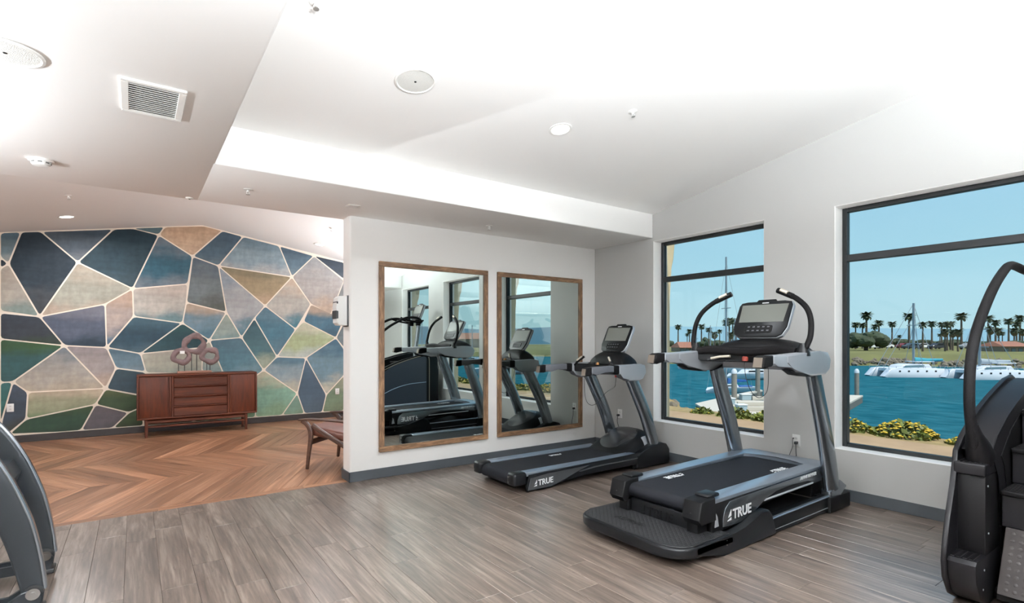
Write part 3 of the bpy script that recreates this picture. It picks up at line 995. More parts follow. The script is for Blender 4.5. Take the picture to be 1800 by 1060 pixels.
b_ = BM(); tube(b_, smooth([(XW - .012, 2.646, .497), (XW - .03, 2.645, .48), (XW - .04, 2.64, .42), (XW - .05, 2.66, .35), (XW - .07, 2.675, .27), (XW - .12, 2.68, .17)], 5), .0032, 8); t.part('cable', b_, m_cord)
b_ = BM(); cyl(b_, (XW - .010, 2.646, .497), .006, -.012, .004, 10, 'x'); t.part('connector', b_, m_blk)

t = Thing('wipe_dispenser', 'white wipe dispenser with dark back plate on the partition end', 'dispenser', (XP, 5.5, 1.61))
b_ = BM(); box(b_, XP - .012, XP - .0005, 5.435, 5.585, 1.600, 1.925, .004, 2); t.part('back_plate', b_, M('dark_grey_plate', (74, 74, 76), rough=0.5))
b_ = BM(); prism(b_, [(XP - .012, 1.612), (XP - .10, 1.615), (XP - .122, 1.64), (XP - .125, 1.80), (XP - .115, 1.895), (XP - .09, 1.915), (XP - .012, 1.92)], 5.44, 5.58, 'y', .012, 3); body = t.part('body', b_, m_trimw)
b_ = BM(); prism(b_, [(XP - .1262, 1.68), (XP - .105, 1.685), (XP - .105, 1.76), (XP - .1262, 1.765)], 5.4385, 5.5815, 'y', .002, 1); t.part('window', b_, m_blk)
b_ = BM(); prism(b_, [(XP - .120, 1.835), (XP - .108, 1.835), (XP - .108, 1.858), (XP - .120, 1.858)], 5.4385, 5.5815, 'y', .002, 1); t.part('lock', b_, m_blk)

# ================================================================== sideboard and sculpture
m_walnut = wood('walnut', (38, 15, 7), (72, 31, 14), (100, 50, 26), rough=0.5, spec=0.25, along=1.6, across=16, axis=0, rand_amt=0.06, bump=0.05)
m_walnutz = wood('walnut_upright', (38, 15, 7), (74, 32, 15), (98, 48, 25), rough=0.5, spec=0.25, along=1.6, across=16, axis=2, rand_amt=0.06, bump=0.05)
CX0, CX1, CYF, CYB, CZ0, CZ1 = 0.022, 1.655, 9.62, 10.07, 0.27, 0.945
t = Thing('sideboard', 'low walnut sideboard with doors and drawers against the mural', 'sideboard', ((CX0 + CX1) / 2, (CYF + CYB) / 2, 0))
b_ = BM(); box(b_, CX0, CX1, CYF, CYB, CZ1 - .028, CZ1, .008, 3); t.part('top_panel', b_, m_walnut)
b_ = BM(); box(b_, CX0, CX1, CYF, CYB, CZ0, CZ0 + .028, .008, 3); t.part('bottom_panel', b_, m_walnut)
for x in (CX0, CX1 - .028):
    b_ = BM(); box(b_, x, x + .028, CYF, CYB, CZ0 + .02, CZ1 - .02, .006, 2); t.part('side_panel', b_, m_walnutz)
xa, xb = CX0 + .45, CX1 - .42
for x in (xa, xb):
    b_ = BM(); box(b_, x - .014, x + .014, CYF + .004, CYB, CZ0 + .028, CZ1 - .028, .003, 1); t.part('divider', b_, m_walnutz)
b_ = BM(); box(b_, CX0 + .02, CX1 - .02, CYB - .015, CYB - .002, CZ0 + .02, CZ1 - .02); t.part('back_panel', b_, m_walnut)
for x0, x1 in ((CX0 + .031, xa - .017), (xb + .017, CX1 - .031)):
    b_ = BM(); box(b_, x0, x1, CYF + .012, CYF + .034, CZ0 + .031, CZ1 - .031, .004, 2); d = t.part('door', b_, m_walnutz)
    e0 = x1 - .022 if x0 < 0.5 else x0
    b_ = BM(); box(b_, e0, e0 + .022, CYF - .002, CYF + .014, CZ0 + .035, CZ1 - .035, .005, 2); t.part('pull_edge', b_, m_walnutz, d)
dh = (CZ1 - CZ0 - .062) / 4
for i in range(4):
    z0 = CZ0 + .031 + i * dh
    b_ = BM(); box(b_, xa + .017, xb - .017, CYF + .016, CYF + .036, z0 + .002, z0 + dh - .002, .003, 1); d = t.part('drawer', b_, m_walnut)
    b_ = BM(); prism(b_, [(CYF + .016, z0 + dh - .030), (CYF - .004, z0 + dh - .012), (CYF - .004, z0 + dh - .003), (CYF + .016, z0 + dh - .003)], xa + .019, xb - .019, 'x', .002, 1); t.part('finger_pull', b_, m_walnut, d)
for x, y in ((CX0 + .12, CYF + .045), (CX1 - .16, CYF + .045), (CX0 + .12, CYB - .07), (CX1 - .16, CYB - .07)):
    b_ = BM(); sweep(b_, [(x, y, CZ0 - .005), (x, y, .0)], rrect(.042, .042, .006), (1, 0, 0), [1, .8]); t.part('leg', b_, m_walnutz)
b_ = BM(); box(b_, CX0 + .12, CX1 - .16, CYF + .035, CYF + .055, CZ0 - .062, CZ0 - .018, .003, 1); t.part('apron', b_, m_walnut)
b_ = BM(); box(b_, CX0 + .12, CX1 - .16, CYB - .08, CYB - .06, CZ0 - .062, CZ0 - .018, .003, 1); t.part('apron', b_, m_walnut)
b_ = BM(); box(b_, CX0 + .12, CX1 - .16, CYF + .037, CYF + .053, CZ0 - .125, CZ0 - .098, .003, 1); t.part('stretcher', b_, m_walnut)
for x in (CX0 + .12, CX1 - .16):
    b_ = BM(); box(b_, x - .010, x + .010, CYF + .045, CYB - .07, CZ0 - .06, CZ0 - .02, .003, 1); t.part('cross_rail', b_, m_walnut)

m_stone = M('mauve_stone', (108, 88, 87), rough=0.75, var=0.25, scale=22, bump=0.6, bscale=40)
SCX, SCY = 0.775, 9.80
t = Thing('ring_sculpture', 'sculpture of three rough stone rings on rods on the sideboard', 'sculpture', (SCX, SCY, CZ1))
b_ = BM(); box(b_, SCX - .235, SCX + .235, SCY - .055, SCY + .055, CZ1, CZ1 + .038, .008, 2); t.part('base', b_, wood('driftwood', (92, 58, 44), (128, 88, 70), (150, 110, 92), axis=0))
rg = random.Random(5)
def stone_ring(cx, cz, ro, ri, y):
    b_ = bmesh.new()
    n, m = 26, 8
    ph = rg.random() * 6
    rings = []
    for i in range(n):
        a = 2 * math.pi * i / n
        wob = 1 + .07 * math.sin(3 * a + ph) + .05 * math.sin(5 * a + 2 * ph)
        wob2 = 1 + .18 * math.sin(2 * a + ph * 1.7) + .10 * math.sin(4 * a)
        rm, rw = (ro * wob + ri * wob2) / 2, (ro * wob - ri * wob2) / 2
        rings.append([b_.verts.new((cx + (rm + rw * math.cos(2 * math.pi * j / m)) * math.cos(a), y + .022 * math.sin(2 * math.pi * j / m), cz + (rm + rw * math.cos(2 * math.pi * j / m)) * math.sin(a))) for j in range(m)])
    for i in range(n):
        for j in range(m):
            b_.faces.new((rings[i][j], rings[(i + 1) % n][j], rings[(i + 1) % n][(j + 1) % m], rings[i][(j + 1) % m]))
    return b_
for cx, cz, ro, ri, rods in ((SCX - .005, 1.405, .172, .085, (-.035, .035)), (SCX - .175, 1.215, .142, .058, (-.04, .04)), (SCX + .215, 1.215, .142, .062, (-.045, .03))):
    t.part('stone_ring', stone_ring(cx, cz, ro, ri, SCY), m_stone, sharp=60)
    for q in rods:
        xr = cx + q
        b_ = BM(); cyl(b_, (xr if abs(xr - SCX) < .22 else SCX + math.copysign(.215, xr - SCX), SCY, 0), .006, CZ1 + .03, cz - ro * .82, 8); t.part('rod', b_, m_blk)
b_ = BM(); box(b_, SCX - .20, SCX - .135, SCY - .03, SCY - .027, 1.255, 1.30); t.part('paper_tag', b_, m_trimw)

# ================================================================== lounge chair
m_dkwood = wood('dark_walnut_chair', (36, 20, 14), (58, 34, 23), (80, 50, 34), rough=0.4, along=2, across=24, axis=0, rand_amt=0.03, bump=0.03)
m_leather = M('brown_leather', (92, 52, 40), rough=0.42, var=0.15, scale=12, bump=0.25, bscale=90)
# local frame: +x is where the sitter looks, y across
t = Thing('lounge_chair', 'dark wooden lounge chair with brown leather cushions behind the partition', 'chair', (2.07, 6.24, 0), rotz=R(133), local=True)
hw = .335
for s in (-1, 1):
    y = s * hw
    b_ = BM(); sweep(b_, smooth([(.335, y, 0), (.315, y, .18), (.29, y, .36), (.30, y, .45), (.345, y, .515), (.40, y, .548)], 4), rrect(.034, .052, .012), (0, 1, 0), [(1, .62 + .38 * min(1, i / 8)) for i in range(21)]); t.part('front_leg', b_, m_dkwood)
    b_ = BM(); sweep(b_, smooth([(-.46, y, 0), (-.33, y, .16), (-.10, y, .29), (.14, y, .42), (.27, y, .50)], 4), rrect(.032, .055, .012), (0, 1, 0), None); t.part('rear_leg', b_, m_dkwood)
    b_ = BM(); sweep(b_, smooth([(.44, y, .555), (.30, y, .566), (.05, y, .560), (-.20, y, .545), (-.40, y, .535)], 4), rrect(.066, .026, .011), (0, 1, 0), [(.55 + .45 * min(1, i / 5), .8 + .2 * min(1, i / 5)) for i in range(17)]); t.part('armrest', b_, m_dkwood)
    b_ = BM(); sweep(b_, [(-.30, y, .24), (-.44, y, .55), (-.56, y, .84)], rrect(.032, .05, .012), (0, 1, 0)); t.part('back_post', b_, m_dkwood)
for x, z in ((.29, .31), (-.24, .225)):
    b_ = BM(); box(b_, x - .02, x + .02, -hw, hw, z - .03, z + .03, .006, 2); t.part('cross_rail', b_, m_dkwood)
b_ = BM(); box(b_, -.56, -.53, -hw, hw, .78, .84, .006, 2); t.part('top_rail', b_, m_dkwood)
for q in range(5):
    yy = -.22 + q * .11
    b_ = BM(); sweep(b_, [(-.29, yy, .27), (-.42, yy, .55), (-.545, yy, .80)], rrect(.03, .016, .005), (0, 1, 0)); t.part('back_slat', b_, m_dkwood)
b_ = BM(); box(b_, -.30, .34, -.30, .30, -.055, .055, .04, 4); xform(b_, Matrix.Translation((0.03, 0, .385)) @ Matrix.Rotation(R(-8), 4, 'Y')); c = t.part('seat_cushion', b_, m_leather)
b_ = BM(); box(b_, -.05, .05, -.29, .29, -.30, .30, .04, 4); xform(b_, Matrix.Translation((-.33, 0, .66)) @ Matrix.Rotation(R(-22), 4, 'Y')); t.part('back_cushion', b_, m_leather)
# ================================================================== treadmills
m_bk = M('machine_black', (11, 11, 12), rough=0.45, spec=0.14, var=0.05, scale=5)
m_bks = M('machine_black_satin', (14, 15, 17), rough=0.34, spec=0.2)
m_gm = M('machine_gunmetal', (132, 138, 144), rough=0.24, metal=0.9)
m_arm = M('arm_grey', (86, 88, 93), rough=0.36, spec=0.4)
m_sil = M('machine_silver', (164, 168, 174), rough=0.36, metal=0.45)
m_silb = M('machine_bright_silver', (200, 203, 208), rough=0.35, metal=0.35)
m_rail = M('foot_rail_aluminium', (158, 170, 184), rough=0.30, metal=0.75)
m_belt = M('running_belt', (20, 21, 25), rough=0.7, spec=0.12, var=0.12, scale=3, bump=0.25, bscale=300)
m_scr = M('display_glass', (104, 106, 101), rough=0.16, spec=0.35)
m_let = M('white_lettering', (228, 230, 232), rough=0.5)
m_chr = M('bolt_chrome', (205, 205, 205), rough=0.22, metal=1.0)
m_grip = M('rubber_grip', (13, 12, 13), rough=0.6, spec=0.10, bump=0.3, bscale=180)
m_red = M('red_plastic', (190, 30, 30), rough=0.4)
m_sensor = M('sensor_plate', (205, 196, 180), rough=0.3, metal=0.3)
m_key = M('keypad_grey', (70, 72, 76), rough=0.4)

def console_panel(t, x0, z0, x1, z1, yc, w, logo=True):
    """a tilted display panel whose middle runs from (x0,z0) at the bottom to (x1,z1) at the top, facing the runner (-x)"""
    h = math.hypot(x1 - x0, z1 - z0)
    up = Vector((x1 - x0, 0, z1 - z0)).normalized()
    ac = Vector((0, -1, 0))
    nrm = ac.cross(up)      # towards the runner
    if nrm.x > 0: nrm = -nrm
    mt = Matrix(((ac.x, up.x, nrm.x, (x0 + x1) / 2), (ac.y, up.y, nrm.y, yc), (ac.z, up.z, nrm.z, (z0 + z1) / 2), (0, 0, 0, 1)))
    W, H = w / 2, h / 2
    def outline(k):
        a, b_ = W - k, H - k
        return [(-a * .70, -b_), (a * .70, -b_), (a * .88, -b_ * .86), (a, -b_ * .45), (a, b_ * .78), (a * .93, b_ * .96), (a * .7, b_), (-a * .7, b_), (-a * .93, b_ * .96), (-a, b_ * .78), (-a, -b_ * .45), (-a * .88, -b_ * .86)]
    def add(nm, b_, mat, par=None):
        return t.part(nm, xform(b_, mt), mat, par)
    b_ = BM(); prism(b_, outline(0), -.052, -.012, 'z', .010, 3); back = add('console_shell', b_, m_sil)
    b_ = BM(); prism(b_, outline(.004), -.013, .004, 'z', .005, 2); bez = add('console_bezel', b_, m_bks)
    b_ = BM(); prism(b_, [(-W * .82, -H * .18), (W * .82, -H * .18), (W * .86, H * .80), (-W * .86, H * .80)], .003, .0055, 'z'); add('screen', b_, m_scr, bez)
    b_ = BM(); prism(b_, [(p[0] * .62, -H * .58 + p[1]) for p in rrect(W * 1.6, H * .42, .02)], .003, .0085, 'z', .002, 1); kp = add('keypad', b_, m_bk, bez)
    b_ = BM()
    for i in range(5):
        for j in range(2):
            box(b_, (-.8 + i * .4) * W * .45 - .011, (-.8 + i * .4) * W * .45 + .011, -H * (.66 - j * .2) - .006, -H * (.66 - j * .2) + .006, .008, .0105, .001, 1)
    add('key', b_, m_key, kp)
    b_ = BM(); prism(b_, [(-.20 * w, H - .006), (.20 * w, H - .006), (.16 * w, H + .022), (-.16 * w, H + .022)], -.03, -.004, 'z', .005, 2); add('console_cap', b_, m_bks)
    b_ = BM(); box(b_, -.03, .03, H * .87, H * .87 + .008, .0035, .0055); add('console_badge', b_, m_let, bez)
    return mt

def side_arm(t, y0, y1, parts):
    for nm, pts, mat, g in parts:
        b_ = BM(); prism(b_, pts, y0 - g, y1 + g, 'y', .016, 3); t.part(nm, b_, mat)

# ------------------------------------------------------------------ treadmill in the corner
t = Thing('treadmill', 'low black treadmill in the corner beside the mirror wall', 'treadmill', (4.0, 4.425, 0), group='treadmills facing the windows')
N0, F0 = 4.045, 4.805      # near and far faces
yc = 4.425
b_ = BM(); box(b_, 3.02, 4.98, 4.09, 4.76, .065, .150, .01, 2); t.part('deck_frame', b_, m_bk)
# belt, wrapped round the rear roller
prof = [(4.62, .172), (3.00, .172)] + [(2.995 + .062 * math.cos(R(a)), .110 + .062 * math.sin(R(a))) for a in range(100, 271, 17)] + [(3.05, .048), (4.62, .10)]
b_ = BM(); prism(b_, prof, 4.172, 4.678, 'y'); belt = t.part('belt', b_, m_belt)
place_text(t, 'belt_lettering', 'TRUE', .058, (3.96, 4.60, .1725), (-1, 0, 0), (0, -1, 0), m_let, belt, .0015, True)
for s, ya, yb in ((-1, 4.062, 4.168), (1, 4.682, 4.788)):
    b_ = BM(); box(b_, 3.045, 4.60, ya, yb, .150, .188, .006, 2); r = t.part('foot_rail', b_, m_rail)
    b_ = BM()
    for q in range(5):
        yy = ya + .018 + q * .0175
        box(b_, 3.08, 4.58, yy - .004, yy + .004, .187, .1905)
    t.part('rail_ribs', b_, m_rail, r)
    # end caps at the rear
    b_ = BM(); box(b_, 2.905, 3.065, ya - .012, yb + .012, .072, .195, .028, 4); c = t.part('rear_cap', b_, m_bks)
    b_ = BM()
    for dz in (.11, .155):
        cyl(b_, (2.905, (ya + yb) / 2 + .03, dz), .008, -.004, .006, 10, 'x')
    t.part('bolt', b_, m_chr, c)
    # side cover with the grey name panel
    yo = N0 if s < 0 else F0
    yi = yo - s * .022
    a0, a1 = min(yo, yi), max(yo, yi)
    b_ = BM(); prism(b_, [(3.055, .012), (3.045, .05), (3.085, .166), (3.6, .176), (4.60, .188), (4.86, .178), (4.99, .13), (5.03, .09), (5.03, .066), (3.80, .066), (3.52, .046), (3.36, .012)], a0, a1, 'y', .006, 2); sc_ = t.part('side_cover', b_, m_bks)
    b_ = BM(); prism(b_, [(3.062, .020), (3.098, .138), (3.30, .152), (3.62, .156), (3.88, .160), (3.70, .118), (3.52, .062), (3.35, .020)], (a0 - .004) if s < 0 else (a1 - .001), (a0 + .001) if s < 0 else (a1 + .004), 'y', .002, 1); pn = t.part('name_panel', b_, m_gm, sc_)
    if s < 0:
        place_text(t, 'side_lettering', 'TRUE', .078, (3.125, a0 - .0045, .052), (1, 0, .03), (0, 0, 1), m_let, pn, .0015, True)
    b_ = BM(); prism(b_, [(3.70, .118), (3.95, .140), (4.92, .142), (4.96, .130), (3.97, .125), (3.75, .105)], (a0 - .003) if s < 0 else (a1 - .001), (a0 + .001) if s < 0 else (a1 + .003), 'y', .001, 1); t.part('side_stripe', b_, m_gm, sc_)
    # front foot
    b_ = BM(); prism(b_, [(4.60, .02), (4.60, .168), (4.72, .205), (4.88, .262), (5.02, .272), (5.12, .245), (5.175, .18), (5.18, .05), (5.16, .012), (4.66, .012)], (4.04 if s < 0 else 4.685), (4.165 if s < 0 else 4.81), 'y', .022, 3); t.part('front_foot', b_, m_bks)
    # upright
    yu = 4.095 if s < 0 else 4.755
    path = smooth([(4.955, yu, .18), (4.905, yu, .34), (4.80, yu, .60), (4.67, yu, .84), (4.545, yu, 1.06)], 5)
    b_ = BM(); sweep(b_, path, ell(.052, .082, 24), (0, 1, 0)); t.part('upright', b_, m_gm)
    # arm: grip and silver shell
    g0, g1 = (4.005, 4.085) if s < 0 else (4.765, 4.845)
    side_arm(t, g0, g1, [('grip_end', [(3.78, 1.090), (3.792, 1.165), (3.83, 1.178), (3.875, 1.180), (3.875, 1.094), (3.85, 1.088)], m_grip, .001),
             ('hand_grip', [(3.868, 1.092), (3.868, 1.179), (4.20, 1.186), (4.20, 1.106), (4.05, 1.118), (3.95, 1.112)], m_arm, 0),
             ('grip_band', [(4.19, 1.104), (4.19, 1.187), (4.285, 1.189), (4.285, 1.086)], m_grip, .001),
             ('arm_shell', [(4.27, 1.088), (4.27, 1.190), (4.60, 1.196), (4.69, 1.185), (4.715, 1.10), (4.66, 1.03), (4.58, 1.008), (4.42, 1.012), (4.34, 1.062)], m_sil, .004)])
    b_ = BM(); prism(b_, [(3.774, 1.092), (3.788, 1.163), (3.796, 1.163), (3.784, 1.090)], g0 + .012, g1 - .012, 'y', .002, 1); t.part('grip_cap', b_, M('grip_cap_brown', (92, 82, 72), rough=0.5))
    # pulse sensors on the sloping inner bars
    b_ = BM(); sweep(b_, [(4.34, yc + s * .20, 1.27), (4.30, yc + s * .275, 1.21), (4.31, yc + s * .33, 1.165)], rrect(.028, .028, .012), None); hb = t.part('pulse_bar', b_, m_bks)
    b_ = BM(); sweep(b_, [(4.318, yc + s * .215, 1.272), (4.287, yc + s * .272, 1.224)], rrect(.02, .018, .006), None); t.part('pulse_sensor', b_, m_sensor, hb)
# motor cover: a domed hood
def hood(u, v, off=0.0):
    X = [(4.42, .17), (4.50, .215), (4.60, .285), (4.72, .355), (4.84, .402), (4.95, .398), (5.04, .33), (5.10, .16)]
    f = u * (len(X) - 1); i = min(int(f), len(X) - 2); q = f - i
    x = X[i][0] * (1 - q) + X[i + 1][0] * q
    z = X[i][1] * (1 - q) + X[i + 1][1] * q
    k_ = (1 - min(1, abs(v)) ** 3.4) ** .5
    x += .05 * abs(v) ** 2 * (1 - u)
    return Vector((x, yc + v * .315, .148 + (z - .148 + off) * k_ + off * .3))
def hood_patch(us, vs, off, thick=None):
    b_ = bmesh.new()
    g = [[b_.verts.new(hood(u, v, off)) for v in vs] for u in us]
    for i in range(len(us) - 1):
        for j in range(len(vs) - 1):
            b_.faces.new((g[i][j], g[i][j + 1], g[i + 1][j + 1], g[i + 1][j]))
    return b_
lin = lambda a, b, n: [a + (b - a) * i / (n - 1) for i in range(n)]
vv = [math.sin(q * math.pi / 2) for q in lin(-1, 1, 25)]
b_ = hood_patch(lin(0, 1, 22), vv, 0); hd = t.part('motor_cover', b_, m_bk, sharp=60)
b_ = bmesh.new()   # raised oval panel on the hood
ctr = (0.40, 0.0)
ring_prev = None
for k_ in range(0, 7):
    rr = k_ / 6
    if k_ == 0:
        ring = [b_.verts.new(hood(ctr[0], ctr[1], .006))]
    else:
        ring = [b_.verts.new(hood(ctr[0] + .27 * rr * math.cos(2 * math.pi * j / 32), ctr[1] + .70 * rr * math.sin(2 * math.pi * j / 32), .006 if k_ < 6 else .0005)) for j in range(32)]
    if ring_prev is not None:
        for j in range(32):
            j2 = (j + 1) % 32
            if len(ring_prev) == 1: b_.faces.new((ring_prev[0], ring[j], ring[j2]))
            else: b_.faces.new((ring_prev[j], ring[j], ring[j2], ring_prev[j2]))
    ring_prev = ring
t.part('hood_panel', b_, M('hood_panel_gloss', (34, 35, 37), rough=0.22), hd, sharp=50)
for s in (-1, 1):
    vs = sorted(s * q for q in (.80, .86, .91, .95, .975))
    b_ = hood_patch(lin(.52, .86, 10), vs, .005); t.part('hood_trim', b_, m_silb, hd, sharp=60)
# console: band, tray, hump, display
path = smooth([(4.40, 4.045, 1.115), (4.58, 4.045, 1.115), (4.69, 4.075, 1.115), (4.745, 4.18, 1.115), (4.765, yc, 1.115), (4.745, 4.67, 1.115), (4.69, 4.775, 1.115), (4.58, 4.805, 1.115), (4.40, 4.805, 1.115)], 5)
b_ = BM(); sweep(b_, path, rrect(.155, .05, .022, 4), (0, 0, 1)); t.part('console_band', b_, m_sil)
b_ = BM(); prism(b_, [(4.30, 4.07), (4.62, 4.07), (4.73, 4.2), (4.745, yc), (4.73, 4.65), (4.62, 4.78), (4.30, 4.78), (4.36, 4.60), (4.40, yc), (4.36, 4.25)], 1.09, 1.185, 'z', .02, 3); tr = t.part('console_tray', b_, m_bks)
b_ = bmesh.new()   # hump that carries the display
g = []
for i in range(13):
    a = math.pi * i / 12
    row = []
    for j in range(17):
        v = -1 + 2 * j / 16
        kk = (1 - abs(v) ** 3) ** .5
        row.append(b_.verts.new((4.61 - .135 * math.cos(a), yc + v * .285, 1.17 + .165 * math.sin(a) ** .8 * kk)))
    g.append(row)
for i in range(12):
    for j in range(16):
        b_.faces.new((g[i][j], g[i][j + 1], g[i + 1][j + 1], g[i + 1][j]))
t.part('console_hump', b_, m_bk, sharp=60)
for s in (-1, 1):
    b_ = BM(); lathe(b_, [(.048, 0), (.048, .012), (.040, .012), (.038, -.02), (0, -.02)], (4.47, yc + s * .20, 1.182), 20); t.part('cup_holder', b_, m_bk)
b_ = BM(); lathe(b_, [(0, .03), (.018, .026), (.022, .01), (.026, 0)], (4.385, yc + .02, 1.178), 16); t.part('control_knob', b_, M('bronze_knob', (130, 92, 52), rough=0.3, metal=0.6))
console_panel(t, 4.585, 1.325, 4.745, 1.640, yc, .405)
b_ = BM(); box(b_, 4.40, 4.425, 4.17, 4.195, 1.045, 1.10, .005, 2); t.part('safety_key', b_, m_red)
b_ = BM(); tube(b_, smooth([(4.412, 4.182, 1.05), (4.41, 4.19, .98), (4.42, 4.22, .93), (4.36, 4.30, .86), (4.33, 4.40, .74), (4.33, 4.52, .71), (4.35, 4.62, .80), (4.40, 4.69, 1.10)], 5), .003, 7); t.part('safety_cord', b_, m_cord)
for s in (-1, 1):
    b_ = BM(); cyl(b_, (4.60, yc + s * .33, .043), .042, -.02, .02, 18, 'y'); t.part('transport_wheel', b_, m_bk)
    b_ = BM(); cyl(b_, (3.12, yc + s * .30, 0), .022, 0, .07, 14); t.part('rear_foot', b_, m_bk)

# ------------------------------------------------------------------ incline treadmill in front
t = Thing('treadmill', 'large black incline treadmill with rear step in front of the windows', 'treadmill', (3.95, 2.575, 0), group='treadmills facing the windows')
yc = 2.575
m_plate = M('studded_rubber', (30, 30, 31), rough=0.42, spec=0.22)
# rear step plate
def round_rear(x0, x1, y0, y1, r):
    pts = [(x1, y0), (x1, y1)]
    for k_ in range(7):
        a = R(90 + 15 * k_); pts.append((x0 + r + r * math.cos(a), y1 - r + r * math.sin(a)))
    for k_ in range(7):
        a = R(180 + 15 * k_); pts.append((x0 + r + r * math.cos(a), y0 + r + r * math.sin(a)))
    return pts
b_ = BM(); prism(b_, round_rear(2.765, 3.34, 2.085, 3.065, .17), .055, .128, 'z', .018, 3); st = t.part('rear_step', b_, m_bks)
b_ = BM(); prism(b_, round_rear(2.785, 3.33, 2.105, 3.045, .155), .126, .1335, 'z', .003, 1); tp = t.part('tread_plate', b_, m_plate)
b_ = bmesh.new()
stud = [(-.011, 0), (0, .0045), (.011, 0), (0, -.0045)]
for i in range(26):
    for j in range(44):
        x = 2.81 + i * .0195; y = 2.125 + j * .0206
        cx_, cy2 = 2.785 + .155, (2.105 + .155 if y < yc else 3.045 - .155)
        if x < cx_ and (y < 2.105 + .155 or y > 3.045 - .155) and math.hypot(x - cx_, y - cy2) > .14: continue
        if x > 3.30 or y > 3.03: continue
        vs = []
        for (p, q) in stud:
            if (i + j) % 2: p, q = q, p
            vs.append(b_.verts.new((x + p, y + q, .1335)))
        top = b_.verts.new((x, y, .1362))
        for k_ in range(4): b_.faces.new((vs[k_], vs[(k_ + 1) % 4], top))
o = t.part('tread_studs', b_, m_plate, tp, sharp=None); o['kind'] = 'stuff'
place_text(t, 'step_lettering', 'ALPINE', .08, (2.93, 2.80, .1345), (0, -1, 0), (1, 0, 0), m_bk, tp, .001)
for x, y in ((2.90, 2.36), (2.90, 2.84)):
    b_ = BM(); lathe(b_, [(.026, 0), (.026, .014), (.010, .02), (.010, .06)], (x, y, 0), 14); f = t.part('levelling_foot', b_, m_bk)
    b_ = BM(); cyl(b_, (x - .012, y, 0), .004, .018, .050, 6); t.part('foot_bolt', b_, m_chr, f)
b_ = BM(); box(b_, 3.30, 4.80, 2.16, 2.99, .03, .085, .01, 1); t.part('base_frame', b_, m_bk)
for s in (-1, 1):
    sg = lambda a, b: (min(yc + s * a, yc + s * b), max(yc + s * a, yc + s * b))
    ya, yb = sg(.49, .43)
    b_ = BM(); prism(b_, [(2.93, .062), (2.93, .128), (3.20, .124), (3.36, .128), (3.50, .145), (3.61, .175), (3.70, .205), (3.765, .218), (3.82, .205), (3.86, .165), (3.905, .05), (3.91, .008), (3.24, .004), (3.18, .008), (3.08, .055)], ya, yb, 'y', .014, 3); sk = t.part('base_skirt', b_, m_bks)
    b_ = BM()
    for dz in (.07, .10): cyl(b_, (3.27, yc + s * .4905, dz), .004, -.001, .001, 8, 'y')
    t.part('screw', b_, m_chr, sk)
    ya, yb = sg(.475, .40)
    b_ = BM(); prism(b_, [(3.84, .010), (3.84, .128), (4.80, .142), (4.80, .012)], ya, yb, 'y', .008, 2); bmn = t.part('base_beam', b_, m_bks)
    ya, yb = sg(.478, .45)
    b_ = BM(); prism(b_, [(3.86, .119), (3.86, .130), (4.79, .145), (4.79, .132)], ya, yb, 'y', .003, 1); t.part('beam_edge', b_, m_rail, bmn)
    ya, yb = sg(.478, .472)
    b_ = BM(); prism(b_, [(3.90, .036), (3.90, .041), (4.78, .050), (4.78, .045)], ya, yb, 'y'); t.part('beam_line', b_, m_sil, bmn)
    ya, yb = sg(.50, .36)
    b_ = BM(); prism(b_, [(4.76, .004), (4.76, .135), (5.12, .135), (5.13, .10), (5.13, .004)], ya, yb, 'y', .014, 3); t.part('front_foot', b_, m_bk)
    b_ = BM(); sweep(b_, [(4.945, yc + s * .435, .128), (4.925, yc + s * .435, .165), (4.91, yc + s * .435, .205)], rrect(.12, .30, .03), (0, 1, 0), [1, .88, .72]); t.part('upright_collar', b_, m_gm)
    path = smooth([(4.915, yc + s * .435, .18), (4.86, yc + s * .437, .40), (4.76, yc + s * .44, .70), (4.655, yc + s * .445, .95), (4.56, yc + s * .447, 1.20)], 5)
    b_ = BM(); sweep(b_, path, ell(.052, .10, 24), (0, 1, 0), [1.0 - .1 * i / 20 for i in range(21)]); t.part('upright', b_, m_gm)
    # raised deck side
    ya, yb = sg(.405, .36)
    b_ = BM(); prism(b_, [(3.23, .12), (3.23, .325), (3.42, .332), (4.76, .366), (4.80, .25), (3.85, .232), (3.60, .14)], ya, yb, 'y', .006, 2); dk = t.part('deck_side', b_, m_bk)
    oa = lambda d: ((ya - d, ya + .002) if s < 0 else (yb - .002, yb + d))
    b_ = BM(); prism(b_, [(3.345, .150), (3.350, .215), (3.375, .275), (3.43, .318), (3.70, .330), (4.74, .358), (4.785, .31), (4.79, .262), (4.66, .262), (4.55, .295), (4.30, .302), (4.05, .290), (3.90, .262), (3.80, .215), (3.70, .172), (3.60, .150), (3.50, .144)], *oa(.008), 'y', .003, 2); pn = t.part('name_panel', b_, m_gm, dk)
    b_ = BM(); prism(b_, [(3.88, .243), (3.90, .254), (4.64, .270), (4.63, .258)], *oa(.012), 'y', .002, 1); t.part('silver_strip', b_, m_silb, dk)
    b_ = BM(); prism(b_, [(3.255, .165), (3.30, .168), (3.285, .235), (3.27, .26)], *oa(.006), 'y', .001, 1); t.part('reflector', b_, m_sil, dk)
    if s < 0:
        place_text(t, 'side_lettering', 'TRUE', .098, (3.385, ya - .0095, .186), (1, 0, .03), (0, 0, 1), m_let, pn, .002, True)
        place_text(t, 'model_lettering', 'ALPINE RUNNER', .036, (4.42, ya - .0095, .318), (1, 0, .027), (0, 0, 1), m_let, pn, .0012, shear=.2)
    else:
        place_text(t, 'side_lettering', 'TRUE', .098, (3.72, yb + .0095, .196), (-1, 0, -.03), (0, 0, 1), m_let, pn, .002, True)
        place_text(t, 'model_lettering', 'ALPINE RUNNER', .036, (4.76, yb + .0095, .324), (-1, 0, -.027), (0, 0, 1), m_let, pn, .0012, shear=.2)
